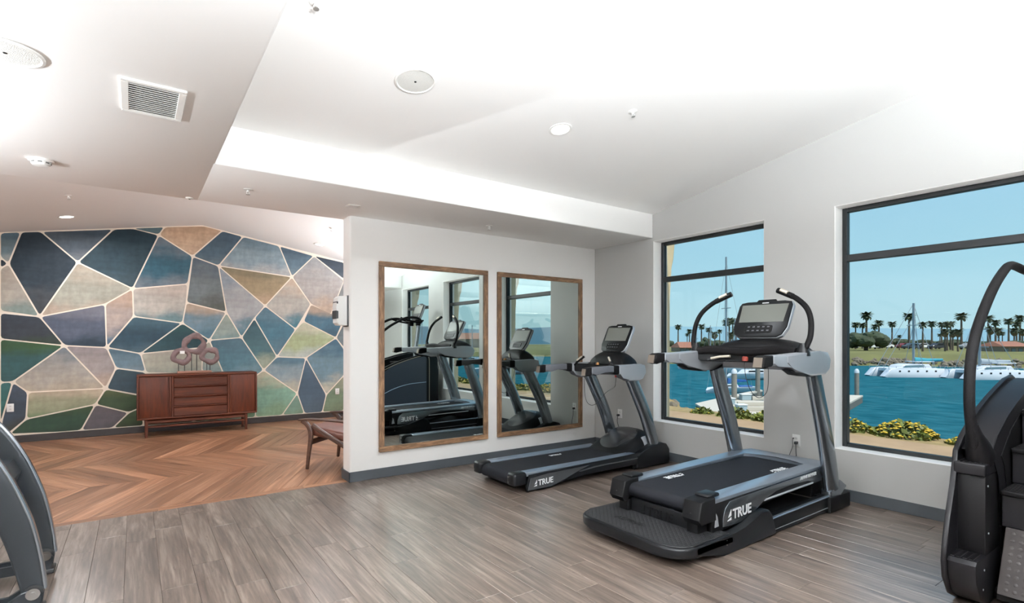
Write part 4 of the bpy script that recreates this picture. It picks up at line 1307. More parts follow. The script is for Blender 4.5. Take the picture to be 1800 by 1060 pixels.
    # foot rails and end caps
    ya, yb = sg(.405, .275)
    b_ = BM(); prism(b_, [(3.20, .325), (3.20, .352), (4.77, .382), (4.77, .35)], ya, yb, 'y', .006, 2); r = t.part('foot_rail', b_, m_rail)
    ya, yb = sg(.412, .27)
    b_ = BM(); prism(b_, [(3.07, .245), (3.10, .362), (3.15, .372), (3.26, .374), (3.275, .21), (3.10, .205)], ya, yb, 'y', .012, 3); c = t.part('rear_cap', b_, m_bk)
    b_ = BM(); cyl(b_, (3.085, yc + s * .34, .275), .009, -.006, .006, 12, 'x'); t.part('bolt', b_, m_key, c)
    b_ = BM(); box(b_, 3.20, 3.34, ya + .02, yb - .01, .365, .392, .012, 3); t.part('cap_block', b_, m_bks, c)
    ya, yb = sg(.36, .27)
    b_ = BM(); box(b_, 3.13, 3.30, ya, yb, .10, .25, .008, 2); t.part('rear_bracket', b_, m_bk)
    # arms
    ya, yb = sg(.53, .44)
    side_arm(t, ya, yb, [('grip_end', [(3.655, 1.262), (3.672, 1.332), (3.71, 1.345), (3.80, 1.347), (3.80, 1.272), (3.76, 1.266), (3.70, 1.252)], m_grip, .001),
             ('hand_grip', [(3.79, 1.271), (3.79, 1.347), (4.10, 1.350), (4.10, 1.225), (3.99, 1.272), (3.86, 1.280)], m_sil, 0),
             ('arm_underside', [(4.04, 1.235), (4.42, 1.235), (4.42, 1.165), (4.30, 1.172), (4.14, 1.190)], m_bk, -.004),
             ('arm_shell', [(3.98, 1.280), (3.98, 1.350), (4.50, 1.372), (4.64, 1.362), (4.69, 1.30), (4.67, 1.22), (4.60, 1.180), (4.36, 1.172), (4.26, 1.198), (4.12, 1.212), (4.06, 1.248)], m_sil, .004)])
    b_ = BM(); prism(b_, [(3.648, 1.262), (3.664, 1.332), (3.676, 1.332), (3.660, 1.260)], ya + .012, yb - .012, 'y', .002, 1); t.part('grip_cap', b_, M('grip_cap_brown', (92, 82, 72), rough=0.5))
    # curved bull-horn handles
    pth = [(4.30, .487, 1.345), (4.31, .52, 1.42), (4.335, .535, 1.50), (4.36, .525, 1.62), (4.385, .48, 1.72), (4.41, .39, 1.80), (4.43, .30, 1.845), (4.45, .215, 1.882)]
    path = smooth([(x, yc + s * y, z) for x, y, z in pth], 5)
    b_ = BM(); tube(b_, path[:28], .0215, 12); hn = t.part('horn_handle', b_, m_grip)
    b_ = BM(); tube(b_, path[27:], .0245, 12); t.part('horn_grip', b_, m_bk, hn)
    b_ = BM(); a_, c_ = path[29], path[33]; off = Vector((-.012, 0, .014)); tube(b_, [a_ + off, (a_ + c_) / 2 + off, c_ + off], .0155, 10); t.part('pulse_sensor', b_, m_sensor, hn)
    b_ = BM(); lathe(b_, [(.055, 0), (.050, .03), (.030, .075), (.024, .10)], (4.305, yc + s * .49, 1.335), 16); t.part('horn_socket', b_, m_bks)
prof = [(4.80, .352), (3.20, .340)] + [(3.195 + .052 * math.cos(R(a)), .288 + .052 * math.sin(R(a))) for a in range(100, 271, 17)] + [(4.80, .25)]
b_ = BM(); prism(b_, prof, 2.305, 2.845, 'y'); belt = t.part('belt', b_, m_belt)
place_text(t, 'belt_lettering', 'TRUE', .075, (3.74, 2.80, .3457), (-1, 0, -.0075), (0, -1, 0), m_let, belt, .002, True)
place_text(t, 'belt_lettering', 'TRUE', .075, (4.36, 2.35, .3503), (1, 0, .0075), (0, 1, 0), m_let, belt, .002, True)
b_ = BM(); prism(b_, [(4.74, 2.17), (5.02, 2.20), (5.03, 2.95), (4.74, 2.98), (4.74, 2.86), (4.80, 2.78), (4.825, 2.70), (4.83, 2.575), (4.825, 2.45), (4.80, 2.37), (4.74, 2.29)], .27, .381, 'z', .012, 3); t.part('front_cover', b_, m_rail)
b_ = BM(); box(b_, 4.78, 5.04, 2.24, 2.91, .09, .275, .02, 2); t.part('motor_housing', b_, m_bk)
b_ = BM(); box(b_, 3.16, 3.29, 2.31, 2.84, .105, .235, .01, 2); rp_ = t.part('rear_panel', b_, m_bks)
place_text(t, 'panel_lettering', 'TRUE', .10, (3.1585, 2.76, .13), (0, -1, 0), (0, 0, 1), m_bk, rp_, .002, True)
# lifting arms under the deck
for s in (-1, 1):
    b_ = BM(); sweep(b_, [(3.65, yc + s * .28, .09), (4.55, yc + s * .28, .25)], rrect(.05, .03, .008), (0, 1, 0)); t.part('lift_arm', b_, m_bk)
# console
path = smooth([(4.46, yc - .485, 1.275), (4.60, yc - .485, 1.275), (4.69, yc - .44, 1.275), (4.735, yc - .30, 1.275), (4.745, yc, 1.275), (4.735, yc + .30, 1.275), (4.69, yc + .44, 1.275), (4.60, yc + .485, 1.275), (4.46, yc + .485, 1.275)], 5)
b_ = BM(); sweep(b_, path, rrect(.165, .05, .022, 4), (0, 0, 1)); t.part('console_band', b_, m_sil)
b_ = BM(); prism(b_, [(4.26, yc - .44), (4.62, yc - .46), (4.72, yc - .3), (4.73, yc), (4.72, yc + .3), (4.62, yc + .46), (4.26, yc + .44), (4.34, yc + .2), (4.36, yc), (4.34, yc - .2)], 1.268, 1.375, 'z', .03, 3); t.part('console_tray', b_, m_bks)
b_ = BM(); sweep(b_, smooth([(4.285, yc - .45, 1.36), (4.30, yc - .28, 1.375), (4.335, yc, 1.36), (4.30, yc + .28, 1.375), (4.285, yc + .45, 1.36)], 5), rrect(.075, .06, .024, 4), (0, 0, 1)); t.part('front_bar', b_, m_grip)
b_ = bmesh.new()
g = []
for i in range(13):
    a = math.pi * i / 12
    row = []
    for j in range(21):
        v = -1 + 2 * j / 20
        kk = (1 - abs(v) ** 3) ** .5
        row.append(b_.verts.new((4.56 - .15 * math.cos(a), yc + v * .40, 1.36 + .115 * math.sin(a) ** .8 * kk)))
    g.append(row)
for i in range(12):
    for j in range(20): b_.faces.new((g[i][j], g[i][j + 1], g[i + 1][j + 1], g[i + 1][j]))
t.part('console_hump', b_, m_bk, sharp=60)
console_panel(t, 4.485, 1.487, 4.655, 1.812, yc, .500)
for s in (-1, 1):
    b_ = BM(); sweep(b_, [(4.29, yc + s * .13, 1.318), (4.275, yc + s * .22, 1.312), (4.26, yc + s * .30, 1.295)], rrect(.022, .022, .008), None); t.part('pulse_sensor', b_, m_sensor)
b_ = BM(); lathe(b_, [(.026, -.02), (.026, .012), (.014, .02), (0, .02)], (4.30, yc - .005, 1.30), 16); xk = t.part('stop_button', b_, M('dark_red_plastic', (118, 44, 34), rough=0.45))
b_ = BM(); tube(b_, smooth([(4.30, yc, 1.29), (4.30, yc - .01, 1.16), (4.31, yc - .05, 1.03), (4.33, yc - .11, .97), (4.35, yc - .17, 1.02), (4.36, yc - .18, 1.14), (4.36, yc - .175, 1.28)], 5), .0028, 7); t.part('safety_cord', b_, m_cord)
# ================================================================== stair climber
m_cl = M('climber_charcoal', (15, 14, 16), rough=0.40, spec=0.18, var=0.05, scale=4)
m_clp = M('climber_slate_panel', (52, 60, 72), rough=0.34)
m_clk = M('climber_black', (10, 9, 10), rough=0.45, spec=0.14)
t = Thing('stair_climber', 'tall black stair climber with curved handrails by the window wall', 'stair climber', (4.35, .50, 0))
yc = .50
shell = [(3.78, .004), (3.66, .06), (3.575, .17), (3.56, .26), (3.575, .34), (3.64, .50), (3.715, .66), (3.735, .72), (3.76, .84), (3.86, .905), (4.0, .97), (4.17, 1.04), (4.36, 1.10), (4.55, 1.15), (4.76, 1.20), (4.92, 1.222), (5.03, 1.19), (5.09, 1.08), (5.10, .90), (5.10, .03), (5.08, .004)]
for s in (-1, 1):
    sg = lambda a, b: (min(yc + s * a, yc + s * b), max(yc + s * a, yc + s * b))
    # outer skin
    b_ = BM(); prism(b_, shell, *sg(.50, .475), 'y', .010, 3); sh = t.part('side_shell', b_, m_cl)
    pin = [(3.93, .10), (3.93, .86), (4.10, .965), (4.36, 1.055), (4.60, 1.115), (4.80, 1.15), (4.83, 1.10), (4.83, .10)]
    b_ = BM(); prism(b_, pin, *sg(.503, .497), 'y', .002, 1); pn = t.part('side_panel', b_, m_clp, sh)
    b_ = BM(); sweep(b_, smooth([(3.93, yc + s * .504, .44), (4.15, yc + s * .504, .53), (4.45, yc + s * .504, .60), (4.82, yc + s * .504, .625)], 5), rrect(.006, .012, .002), (0, 1, 0)); t.part('trim_line', b_, M('pale_blue_trim', (158, 184, 208), rough=0.35), sh)
    b_ = BM(); sweep(b_, smooth([(3.80, yc + s * .504, .835), (3.95, yc + s * .504, .905), (4.17, yc + s * .504, 1.00), (4.40, yc + s * .504, 1.075), (4.62, yc + s * .504, 1.135), (4.80, yc + s * .504, 1.168), (4.88, yc + s * .504, 1.12), (4.89, yc + s * .504, .9), (4.89, yc + s * .504, .5), (4.89, yc + s * .504, .06)], 4), rrect(.005, .014, .002), (0, 1, 0)); t.part('edge_trim', b_, M('champagne_trim', (150, 142, 128), rough=0.35, metal=0.3), sh)
    # inner body: hood over the steps, following the shell line
    hood_pts = [(3.98, .70), (3.90, .76), (3.80, .845), (3.95, .925), (4.17, 1.02), (4.36, 1.08), (4.55, 1.13), (4.76, 1.18), (4.92, 1.20), (5.05, 1.12), (5.08, .90), (5.08, .03), (4.10, .03), (4.02, .40)]
    b_ = BM(); prism(b_, hood_pts, *sg(.476, .345), 'y', .022, 4); t.part('side_hood', b_, m_cl)
    b_ = BM(); prism(b_, [(4.06, .74), (4.0, .80), (4.20, .93), (4.50, 1.04), (4.85, 1.10), (4.95, 1.05), (4.95, .40), (4.2, .40)], *sg(.347, .340), 'y', .002, 1); t.part('inner_liner', b_, m_clk)
    # side step box: upper pad, upright face, lower pad
    b_ = BM(); box(b_, 3.76, 4.05, *sg(.478, .355), .28, .715, .006, 2); bx_ = t.part('step_column', b_, m_clk)
    b_ = BM(); box(b_, 3.735, 4.05, *sg(.490, .350), .715, .782, .010, 3); up = t.part('upper_step', b_, m_cl)
    b_ = BM()
    y_a, y_b = sg(.478, .362)
    for q in range(5): box(b_, 3.745, 4.04, y_a + .004 + q * .0235, y_a + .018 + q * .0235, .781, .7865, .002, 1)
    t.part('step_ribs', b_, m_clk, up)
    b_ = BM(); prism(b_, [(3.80, .006), (3.66, .07), (3.59, .18), (3.578, .27), (3.60, .288), (4.05, .288), (4.05, .006)], *sg(.478, .352), 'y', .010, 2); lw = t.part('lower_step', b_, m_cl)
    b_ = BM()
    for q in range(4): box(b_, 3.612, 3.752, y_a + .010 + q * .027, y_a + .028 + q * .027, .287, .293, .002, 1)
    t.part('step_ribs', b_, m_clk, lw)
    b_ = BM()
    for (xx, zz) in ((3.79, .66), (3.80, .40), (4.0, .68), (3.72, .22), (3.70, .12)):
        cyl(b_, (xx, yc + s * .3515, zz), .006, -.002, .002, 8, 'y')
    t.part('screw', b_, m_sil, bx_)
    # handrail
    yr = yc + s * .40
    path = smooth([(3.80, yr, .80), (3.705, yr, .96), (3.66, yr, 1.14), (3.69, yr, 1.35), (3.81, yr, 1.53), (4.08, yr, 1.745), (4.33, yr, 1.88), (4.47, yr, 1.925), (4.62, yr, 1.93), (4.74, yc + s * .36, 1.90), (4.83, yc + s * .24, 1.86)], 6)
    b_ = BM(); tube(b_, path, .0255, 14); hr = t.part('handrail', b_, m_grip)
    b_ = BM(); sweep(b_, smooth([(3.865, yr, .80), (3.80, yr, .87), (3.735, yr, .95), (3.70, yr, 1.0)], 4), ell(.062, .062, 16), (0, 1, 0), [(1.0, 1.7), (1, 1.6), (.95, 1.45), (.9, 1.3), (.85, 1.15), (.78, 1.0), (.7, .85), (.63, .72), (.57, .63), (.53, .57), (.5, .52), (.47, .48), (.45, .45)]); t.part('handrail_boot', b_, m_clk, hr)
    b_ = BM(); tube(b_, smooth([(4.83, yc + s * .24, 1.83), (4.62, yc + s * .27, 1.86), (4.45, yc + s * .27, 1.90), (4.38, yc + s * .24, 1.93)], 5), .0185, 12); t.part('front_grip', b_, m_grip)
# treads
for i, (xa, xb, z) in enumerate(((3.945, 4.22, .62), (4.16, 4.44, .83), (4.38, 4.66, 1.03))):
    b_ = BM(); box(b_, xa, xb, yc - .335, yc + .335, z - .032, z, .010, 3); td = t.part('tread', b_, m_clk)
    b_ = BM()
    for q in range(6): box(b_, xa + .02 + q * .038, xa + .038 + q * .038, yc - .32, yc + .32, z - .001, z + .0035, .0012, 1)
    t.part('tread_ribs', b_, m_clk, td)
    b_ = BM(); box(b_, xa + .018, xa + .035, yc - .332, yc + .332, z - .205, z - .03, .003, 1); t.part('riser', b_, m_cl)
b_ = BM(); prism(b_, [(3.955, .415), (3.975, .405), (3.80, .085), (3.775, .095)], yc - .315, yc + .315, 'y', .006, 2); kp = t.part('kick_plate', b_, M('kick_plate_bronze', (38, 34, 33), rough=0.55, spec=0.2))
b_ = bmesh.new()
dirp = Vector((3.955 - 3.775, 0, .415 - .095)); nrm = Vector((-dirp.z, 0, dirp.x)).normalized()
for i in range(9):
    for j in range(17):
        c = Vector((3.775, yc - .28 + j * .035, .095)) + dirp * (.08 + .84 * i / 8) + nrm * .0005
        ring = []
        for k_ in range(6):
            a = k_ * math.pi / 3
            ring.append(b_.verts.new(c + Vector((0, 1, 0)) * (.011 * math.cos(a)) + dirp.normalized() * (.011 * math.sin(a))))
        tp_ = b_.verts.new(c + nrm * .005)
        for k_ in range(6): b_.faces.new((ring[k_], ring[(k_ + 1) % 6], tp_))
o = t.part('plate_studs', b_, M('kick_plate_bronze'), kp); o['kind'] = 'stuff'
b_ = BM(); box(b_, 3.85, 5.06, yc - .34, yc + .34, .03, .10, .01, 1); t.part('base_pan', b_, m_clk)
b_ = BM(); box(b_, 4.64, 5.05, yc - .34, yc + .34, .10, 1.06, .02, 2); t.part('drive_housing', b_, m_clk)
for x in (3.90, 4.98):
    for s in (-1, 1):
        b_ = BM(); cyl(b_, (x, yc + s * .40, 0), .028, 0, .035, 14); t.part('levelling_foot', b_, m_clk)
# console mast and display
b_ = BM(); sweep(b_, smooth([(4.80, yc, 1.05), (4.84, yc, 1.40), (4.885, yc, 1.75), (4.90, yc, 1.90)], 5), rrect(.085, .07, .022), (0, 1, 0)); t.part('mast', b_, m_gm)
b_ = BM(); tube(b_, [(4.835, yc - .27, 1.855), (4.85, yc, 1.865), (4.835, yc + .27, 1.855)], .022, 12); t.part('cross_bar', b_, m_clk)
for s in (-1, 1):
    b_ = BM(); lathe(b_, [(.055, .10), (.052, 0), (0, 0)], (4.80, yc + s * .17, 1.775), 18); t.part('cup_holder', b_, m_clk)
b_ = BM(); box(b_, 4.70, 4.90, yc - .24, yc + .24, 1.865, 1.895, .010, 2); t.part('console_tray', b_, m_clk)
console_panel(t, 4.80, 1.90, 4.93, 2.23, yc, .40)

# ================================================================== machine at the near edge of the frame
m_mg = M('machine_dark_steel', (40, 44, 48), rough=0.36, metal=0.35)
t = Thing('strength_machine', 'dark steel strength machine frame with curved arms and round pivot bolts', 'exercise machine', (-1.0, 4.1, 0))
ARM = [(-.455, .115), (-.475, .24), (-.508, .40), (-.555, .56), (-.615, .72), (-.70, .88), (-.82, 1.02), (-.98, 1.12), (-1.20, 1.18)]
for y, dx in ((3.80, .015), (4.42, .0)):
    p = [(x + dx, y, z) for x, z in ARM]
    b_ = BM(); sweep(b_, smooth(p, 4), rrect(.062, .135, .020, 4), (0, 1, 0), [(1, .72 + .28 * min(1, i / 10)) for i in range(33)]); ar = t.part('curved_arm', b_, m_mg)
    e_pts = smooth(p, 4)
    b_ = BM()
    edge = []
    for i, q in enumerate(e_pts):
        tn = (e_pts[min(i + 1, len(e_pts) - 1)] - e_pts[max(i - 1, 0)]).normalized()
        nn = tn.cross(Vector((0, 1, 0)))
        if nn.x < 0: nn = -nn
        edge.append(q + nn * (.0675 * (.72 + .28 * min(1, i / 10)) - .004))
    sweep(b_, edge, rrect(.052, .022, .010), (0, 1, 0)); t.part('bright_edge', b_, M('polished_edge', (168, 176, 184), rough=0.22, metal=0.9), ar)
    # pivot bolt and fork
    b_ = BM(); cyl(b_, (-.452 + dx, y, .118), .040, -.042, .042, 22, 'y'); pv = t.part('pivot', b_, m_blk)
    b_ = BM(); cyl(b_, (-.452 + dx, y, .118), .030, -.066, .066, 22, 'y'); cyl(b_, (-.452 + dx, y, .118), .013, -.0695, .0695, 6, 'y'); t.part('pivot_bolt', b_, m_chr, pv)
    b_ = BM(); prism(b_, [(-.425 + dx, .03), (-.415 + dx, .10), (-.44 + dx, .145), (-.50 + dx, .13), (-.56 + dx, .085), (-1.45, .085), (-1.45, .03)], y - .058, y - .036, 'y', .004, 1); t.part('fork_plate', b_, m_mg)
    b_ = BM(); prism(b_, [(-.425 + dx, .03), (-.415 + dx, .10), (-.44 + dx, .145), (-.50 + dx, .13), (-.56 + dx, .085), (-1.45, .085), (-1.45, .03)], y + .036, y + .058, 'y', .004, 1); t.part('fork_plate', b_, m_mg)
    b_ = BM(); box(b_, -.50 + dx, -.41 + dx, y - .06, y + .06, 0, .032, .008, 2); t.part('rubber_foot', b_, m_blk)
    b_ = BM(); box(b_, -1.47, -1.37, y - .06, y + .06, 0, .032, .008, 2); t.part('rubber_foot', b_, m_blk)
b_ = BM(); box(b_, -.90, -.84, 3.80, 4.42, .045, .085, .008, 1); t.part('base_crossbar', b_, m_mg)
b_ = BM(); box(b_, -1.44, -1.38, 3.80, 4.42, .045, .085, .008, 1); t.part('base_crossbar', b_, m_mg)
b_ = BM(); prism(b_, [(-.585, .60), (-.565, .66), (-.60, .735), (-.67, .735), (-.70, .60)], 4.0, 4.40, 'y', .012, 2); t.part('bracket', b_, m_mg)
b_ = BM(); cyl(b_, (-.60, 3.80, .50), .045, .03, .59, 20, 'y'); t.part('roller_pad', b_, M('navy_roller', (38, 52, 92), rough=0.5))
b_ = BM(); sweep(b_, [(-1.42, 4.11, .06), (-1.42, 4.11, .90), (-1.25, 4.11, 1.18)], rrect(.08, .08, .015), (0, 1, 0)); t.part('rear_post', b_, m_mg)
b_ = BM(); box(b_, -1.36, -1.06, 3.77, 4.45, 1.155, 1.215, .02, 2); t.part('top_yoke', b_, m_mg)
b_ = BM(); box(b_, -1.34, -1.0, 3.92, 4.30, 1.214, 1.29, .03, 3); t.part('seat_pad', b_, m_blk)
# ================================================================== outside: path, harbour, far shore
F_, R_ = Vector((CY, SY_, 0)), Vector((SY_, -CY, 0))
def at_depth(px, d, z=0.0):
    """a place outside by its bearing and distance"""
    p = F_ * d + R_ * ((px - 900) / 932.4 * d)
    return Vector((p.x, p.y, z))
def hgt(py, d):
    return 1.45 + (600 - py) / 932.4 * d
ZW = -2.8
m_path = M('terrace_paving', (158, 132, 102), rough=0.9, var=0.10, scale=2.2, bump=0.3, bscale=30)
m_dry = M('dry_grass_bank', (146, 126, 84), rough=0.95, var=0.25, scale=6, bump=0.6, bscale=20)
m_lawn = M('shore_lawn', (106, 106, 62), rough=0.95, var=0.22, scale=0.12)
m_leaf = M('shrub_leaf', (98, 108, 40), rough=0.6, var=0.3, scale=3)
m_flower = M('yellow_flower', (186, 156, 30), rough=0.6)
m_rock = M('riprap_rock', (112, 104, 90), rough=0.9, var=0.3, scale=4, bump=0.6, bscale=12)
m_stucco = M('beige_stucco', (190, 176, 144), rough=0.9, bump=0.2, bscale=60)
m_boat = M('boat_gelcoat', (206, 212, 220), rough=0.25)
m_boatg = M('boat_grey', (158, 168, 176), rough=0.35)
m_teal = M('teal_canvas', (58, 150, 168), rough=0.7)
m_bluec = M('blue_canvas', (30, 92, 160), rough=0.7)
m_mast = M('mast_aluminium', (150, 158, 164), rough=0.4, metal=0.3)
m_conc = M('dock_concrete', (188, 182, 170), rough=0.85, var=0.06, scale=2)
m_pile = M('dock_pile', (132, 128, 120), rough=0.85, var=0.15, scale=3)
m_dkbox = M('dock_box', (150, 170, 178), rough=0.6)
m_trunk = M('palm_trunk', (88, 78, 66), rough=0.9, var=0.2, scale=4)
m_frond = M('palm_frond', (68, 80, 52), rough=0.7, var=0.25, scale=1.2)
m_skirt = M('palm_dead_fronds', (100, 86, 64), rough=0.9, var=0.2, scale=2)
m_tree = M('tree_leaf', (54, 66, 44), rough=0.8, var=0.35, scale=0.9)
m_bark = M('tree_bark', (84, 72, 62), rough=0.9)
m_tile = M('terracotta_tile', (148, 100, 80), rough=0.85, var=0.15, scale=3)
m_housew = M('house_wall', (130, 118, 106), rough=0.9)

def water_material():
    m = bpy.data.materials.new('harbour_water')
    m.use_nodes = True
    n, l = m.node_tree.nodes, m.node_tree.links
    b = n['Principled BSDF']
    b.inputs['Base Color'].default_value = srgb((34, 104, 124))
    b.inputs['Roughness'].default_value = 0.16
    b.inputs['Specular IOR Level'].default_value = 0.0
    t_ = n.new('ShaderNodeTexCoord')
    mp = n.new('ShaderNodeMapping'); mp.inputs['Scale'].default_value = (1.0, .55, 1); mp.inputs['Rotation'].default_value = (0, 0, .5)
    l.new(t_.outputs['Object'], mp.inputs[0])
    nz = n.new('ShaderNodeTexNoise'); nz.inputs['Scale'].default_value = 1.3; nz.inputs['Detail'].default_value = 5
    l.new(mp.outputs[0], nz.inputs['Vector'])
    bp = n.new('ShaderNodeBump'); bp.inputs['Strength'].default_value = 0.5; bp.inputs['Distance'].default_value = 0.25
    l.new(nz.outputs['Fac'], bp.inputs['Height']); l.new(bp.outputs[0], b.inputs['Normal'])
    rp = n.new('ShaderNodeValToRGB')
    rp.color_ramp.elements[0].position = .35; rp.color_ramp.elements[1].position = .68
    rp.color_ramp.elements[0].color = srgb((26, 82, 96)); rp.color_ramp.elements[1].color = srgb((44, 102, 116))
    l.new(nz.outputs['Fac'], rp.inputs[0]); l.new(rp.outputs[0], b.inputs['Base Color'])
    return m
bm = BM(); box(bm, 8, 420, -330, 330, ZW - .4, ZW)
single('harbour_water', bm, water_material(), 'teal harbour water beyond the path', 'water', kind='structure')
bm = BM(); prism(bm, [(XO, -.09), (8.45, -.095), (8.45, -.8), (XO, -.8)], -40, 40, 'y')
single('bounce_apron', bm, M('pale_bounce_concrete', (232, 229, 222), rough=0.9, var=0.04, scale=2), 'unseen pale apron added outside the windows to bounce sunlight in', kind='structure')  # pale ground below sill view, added to throw sunlight up onto the ceilings
bm = BM(); prism(bm, [(8.45, -.10), (9.75, -.10), (9.75, -.8), (8.45, -.8)], -40, 40, 'y')
single('path', bm, m_path, 'beige paved path outside the windows', kind='structure')
bm = BM(); prism(bm, [(9.75, -.10), (10.6, -.12), (11.3, -.35), (14.2, ZW - .2), (9.75, ZW - .2)], -40, 40, 'y')
single('bank', bm, m_dry, 'dry grass bank sloping from the path to the water', kind='structure')
# piers between the windows on the outside of the wall
for i, (ya, yb) in enumerate(((4.455, 4.95), (2.36, 2.88), (.25, .77), (-1.85, -1.34))):
    b_ = BM(); prism(b_, [(XO, -.1), (5.70, -.1), (5.70, 2.0), (5.72, 2.42), (5.78, 2.52), (5.80, 2.75), (5.80, 3.0), (XO, 3.0)], ya, yb, 'y', .015, 2)
    single('pier_%d' % (i + 1), b_, m_stucco, 'beige stucco pier on the outer wall between windows', kind='structure')

# flowering shrubs along the top of the bank
def shrub(x, y, z, r, hh, seed, flowers, label, grp):
    rs = random.Random(seed)
    t_ = Thing('flowering_shrub' if flowers else 'green_shrub', label, 'shrub', (x, y, z), group=grp, local=True)
    bl, bf = bmesh.new(), bmesh.new()
    for k_ in range(420):
        a, rr = rs.random() * 6.283, r * math.sqrt(rs.random())
        px_, py_ = rr * math.cos(a), rr * math.sin(a)
        top = hh * (1 - (rr / r) ** 2 * .75)
        pz = top * (.15 + .85 * rs.random())
        s_ = .035 + .04 * rs.random()
        n_ = Vector((rs.uniform(-1, 1), rs.uniform(-1, 1), rs.uniform(.2, 1))).normalized()
        u_ = n_.orthogonal().normalized() * s_; w_ = n_.cross(u_).normalized() * s_ * .6
        c_ = Vector((px_, py_, pz))
        vs = [bl.verts.new(c_ + u_), bl.verts.new(c_ + w_), bl.verts.new(c_ - u_), bl.verts.new(c_ - w_)]
        bl.faces.new(vs)
    t_.part('foliage', bl, m_leaf, sharp=None)
    b_ = BM()
    for k_ in range(5):
        a = k_ * 1.256 + rs.random()
        tube(b_, [(0, 0, 0), (.3 * r * math.cos(a), .3 * r * math.sin(a), hh * .4), (.6 * r * math.cos(a), .6 * r * math.sin(a), hh * .7)], .008, 5)
    t_.part('stem', b_, m_bark)
    if flowers:
        for k_ in range(flowers):
            a, rr = rs.random() * 6.283, r * math.sqrt(rs.random())
            c_ = Vector((rr * math.cos(a), rr * math.sin(a), hh * (1 - (rr / r) ** 2 * .75) * (.75 + .3 * rs.random())))
            s_ = .022 + .014 * rs.random()
            ring = [bf.verts.new(c_ + Vector((s_ * math.cos(q * 1.047), s_ * math.sin(q * 1.047), 0))) for q in range(6)]
            for sgn in (1, -.5):
                tp_ = bf.verts.new(c_ + Vector((0, 0, sgn * s_ * .7)))
                for q in range(6): bf.faces.new((ring[q], ring[(q + 1) % 6], tp_))
        t_.part('blossoms', bf, m_flower, sharp=None)
    return t_.o
sh_f = 'yellow flowering shrubs along the bank'
protos = [shrub(10.25, 4.25, -.13, .43, .22, 21, 60, 'yellow-flowered shrub at the window edge of the row', sh_f), shrub(10.32, 3.38, -.13, .46, .27, 22, 120, 'fullest yellow-flowered shrub in the row outside', sh_f), shrub(10.28, 2.36, -.13, .43, .20, 23, 80, 'yellow-flowered shrub before the gap in the row', sh_f)]
ORD = ['first', 'second', 'third', 'fourth', 'fifth', 'sixth', 'seventh', 'eighth', 'ninth', 'tenth', 'eleventh', 'twelfth', 'thirteenth', 'fourteenth', 'fifteenth', 'sixteenth', 'seventeenth']
for i in range(12):
    copy_thing(protos[(i + 1) % 3], (10.27 + .08 * (i % 2), 1.40 - i * 1.10, -.13), i * 1.3, 'yellow-flowered shrub, %s in the row past the climber' % ORD[i])
g1 = shrub(10.1, 6.25, -.14, .36, .24, 31, 6, 'low green shrub outside the narrow window near the dock', 'green shrubs near the dock')
copy_thing(g1, (10.15, 5.52, -.14), 1.1, 'green shrub at the edge of the narrow window', 1.0)
copy_thing(g1, (10.05, 7.0, -.14), 2.1, 'sparse green shrub on the dry bank', .7)
# riprap rocks at the water beside the dock
rr_ = random.Random(12)
SC_ = at_depth(1164, 15.8)
spur = lambda r: -.20 - 1.05 * (r / 1.0) ** 2
b_ = BM(); lathe(b_, [(1.62, -3.2)] + [(1.55 - q * .155, spur(1.55 - q * .155)) for q in range(10)] + [(0, spur(0))], (SC_.x, SC_.y, 0), 24)
single('rock_spur', b_, m_dry, 'low earth spur at the water beside the dock', kind='structure')
placed = []
for i in range(400):
    ra, rq = rr_.random() * 6.283, 1.1 * math.sqrt(rr_.random())
    p = SC_ + Vector((rq * math.cos(ra), rq * math.sin(ra), 0))
    if len(placed) >= 22 or any((p - q).length < .36 for q in placed): continue
    placed.append(p)
    zg = spur(rq) + .04
    r_ = .13 + rr_.random() * .06
    b_ = bmesh.new(); bmesh.ops.create_icosphere(b_, subdivisions=2, radius=r_)
    for v in b_.verts: v.co *= 1 + rr_.uniform(-.16, .16)
    bmesh.ops.translate(b_, verts=b_.verts[:], vec=(p.x, p.y, zg))
    single('rock', b_, m_rock, 'grey rock in the heap at the water beside the narrow window', 'rock', 'rocks on the bank', sharp=25, loc=(p.x, p.y, zg))

# ------------------------------------------------------------------ docks
ZD = -2.3
def dock(name, pts, label, zt=ZD, h=.42):
    P_ = [at_depth(px_, d_) for px_, d_ in pts]
    b_ = BM(); prism(b_, [(p.x, p.y) for p in P_], zt - .10, zt, 'z')
    c = sum(P_, Vector()) / len(P_)
    t_ = Thing(name, label, 'dock', (c.x, c.y, ZW))
    t_.part('deck', b_, m_conc)
    b_ = BM(); Q = [c + (p - c) * .985 for p in P_]; prism(b_, [(p.x, p.y) for p in Q], ZW - .1, zt - .10, 'z'); t_.part('float', b_, M('dock_float', (96, 98, 94), rough=0.9))
def dd(py, z=ZD):   # distance at which height z shows at that elevation
    return 932.4 * (1.45 - z) / (py - 600)
dock('main_dock', [(1222, dd(709)), (1262, dd(700)), (1300, dd(703)), (1345, dd(704.5)), (1420, dd(706)), (1420, dd(748)), (1330, dd(742)), (1253, dd(727))], 'wide pale dock landing outside the narrow window')
dock('finger_dock', [(1268, dd(698)), (1336, dd(684.5)), (1341, dd(686)), (1285, dd(699))], 'narrow finger dock behind the pile')
dock('corner_dock', [(1440, dd(706)), (1440, dd(722)), (1487, dd(711)), (1517, dd(695)), (1490, dd(694))], 'dock corner at the edge of the wide window')
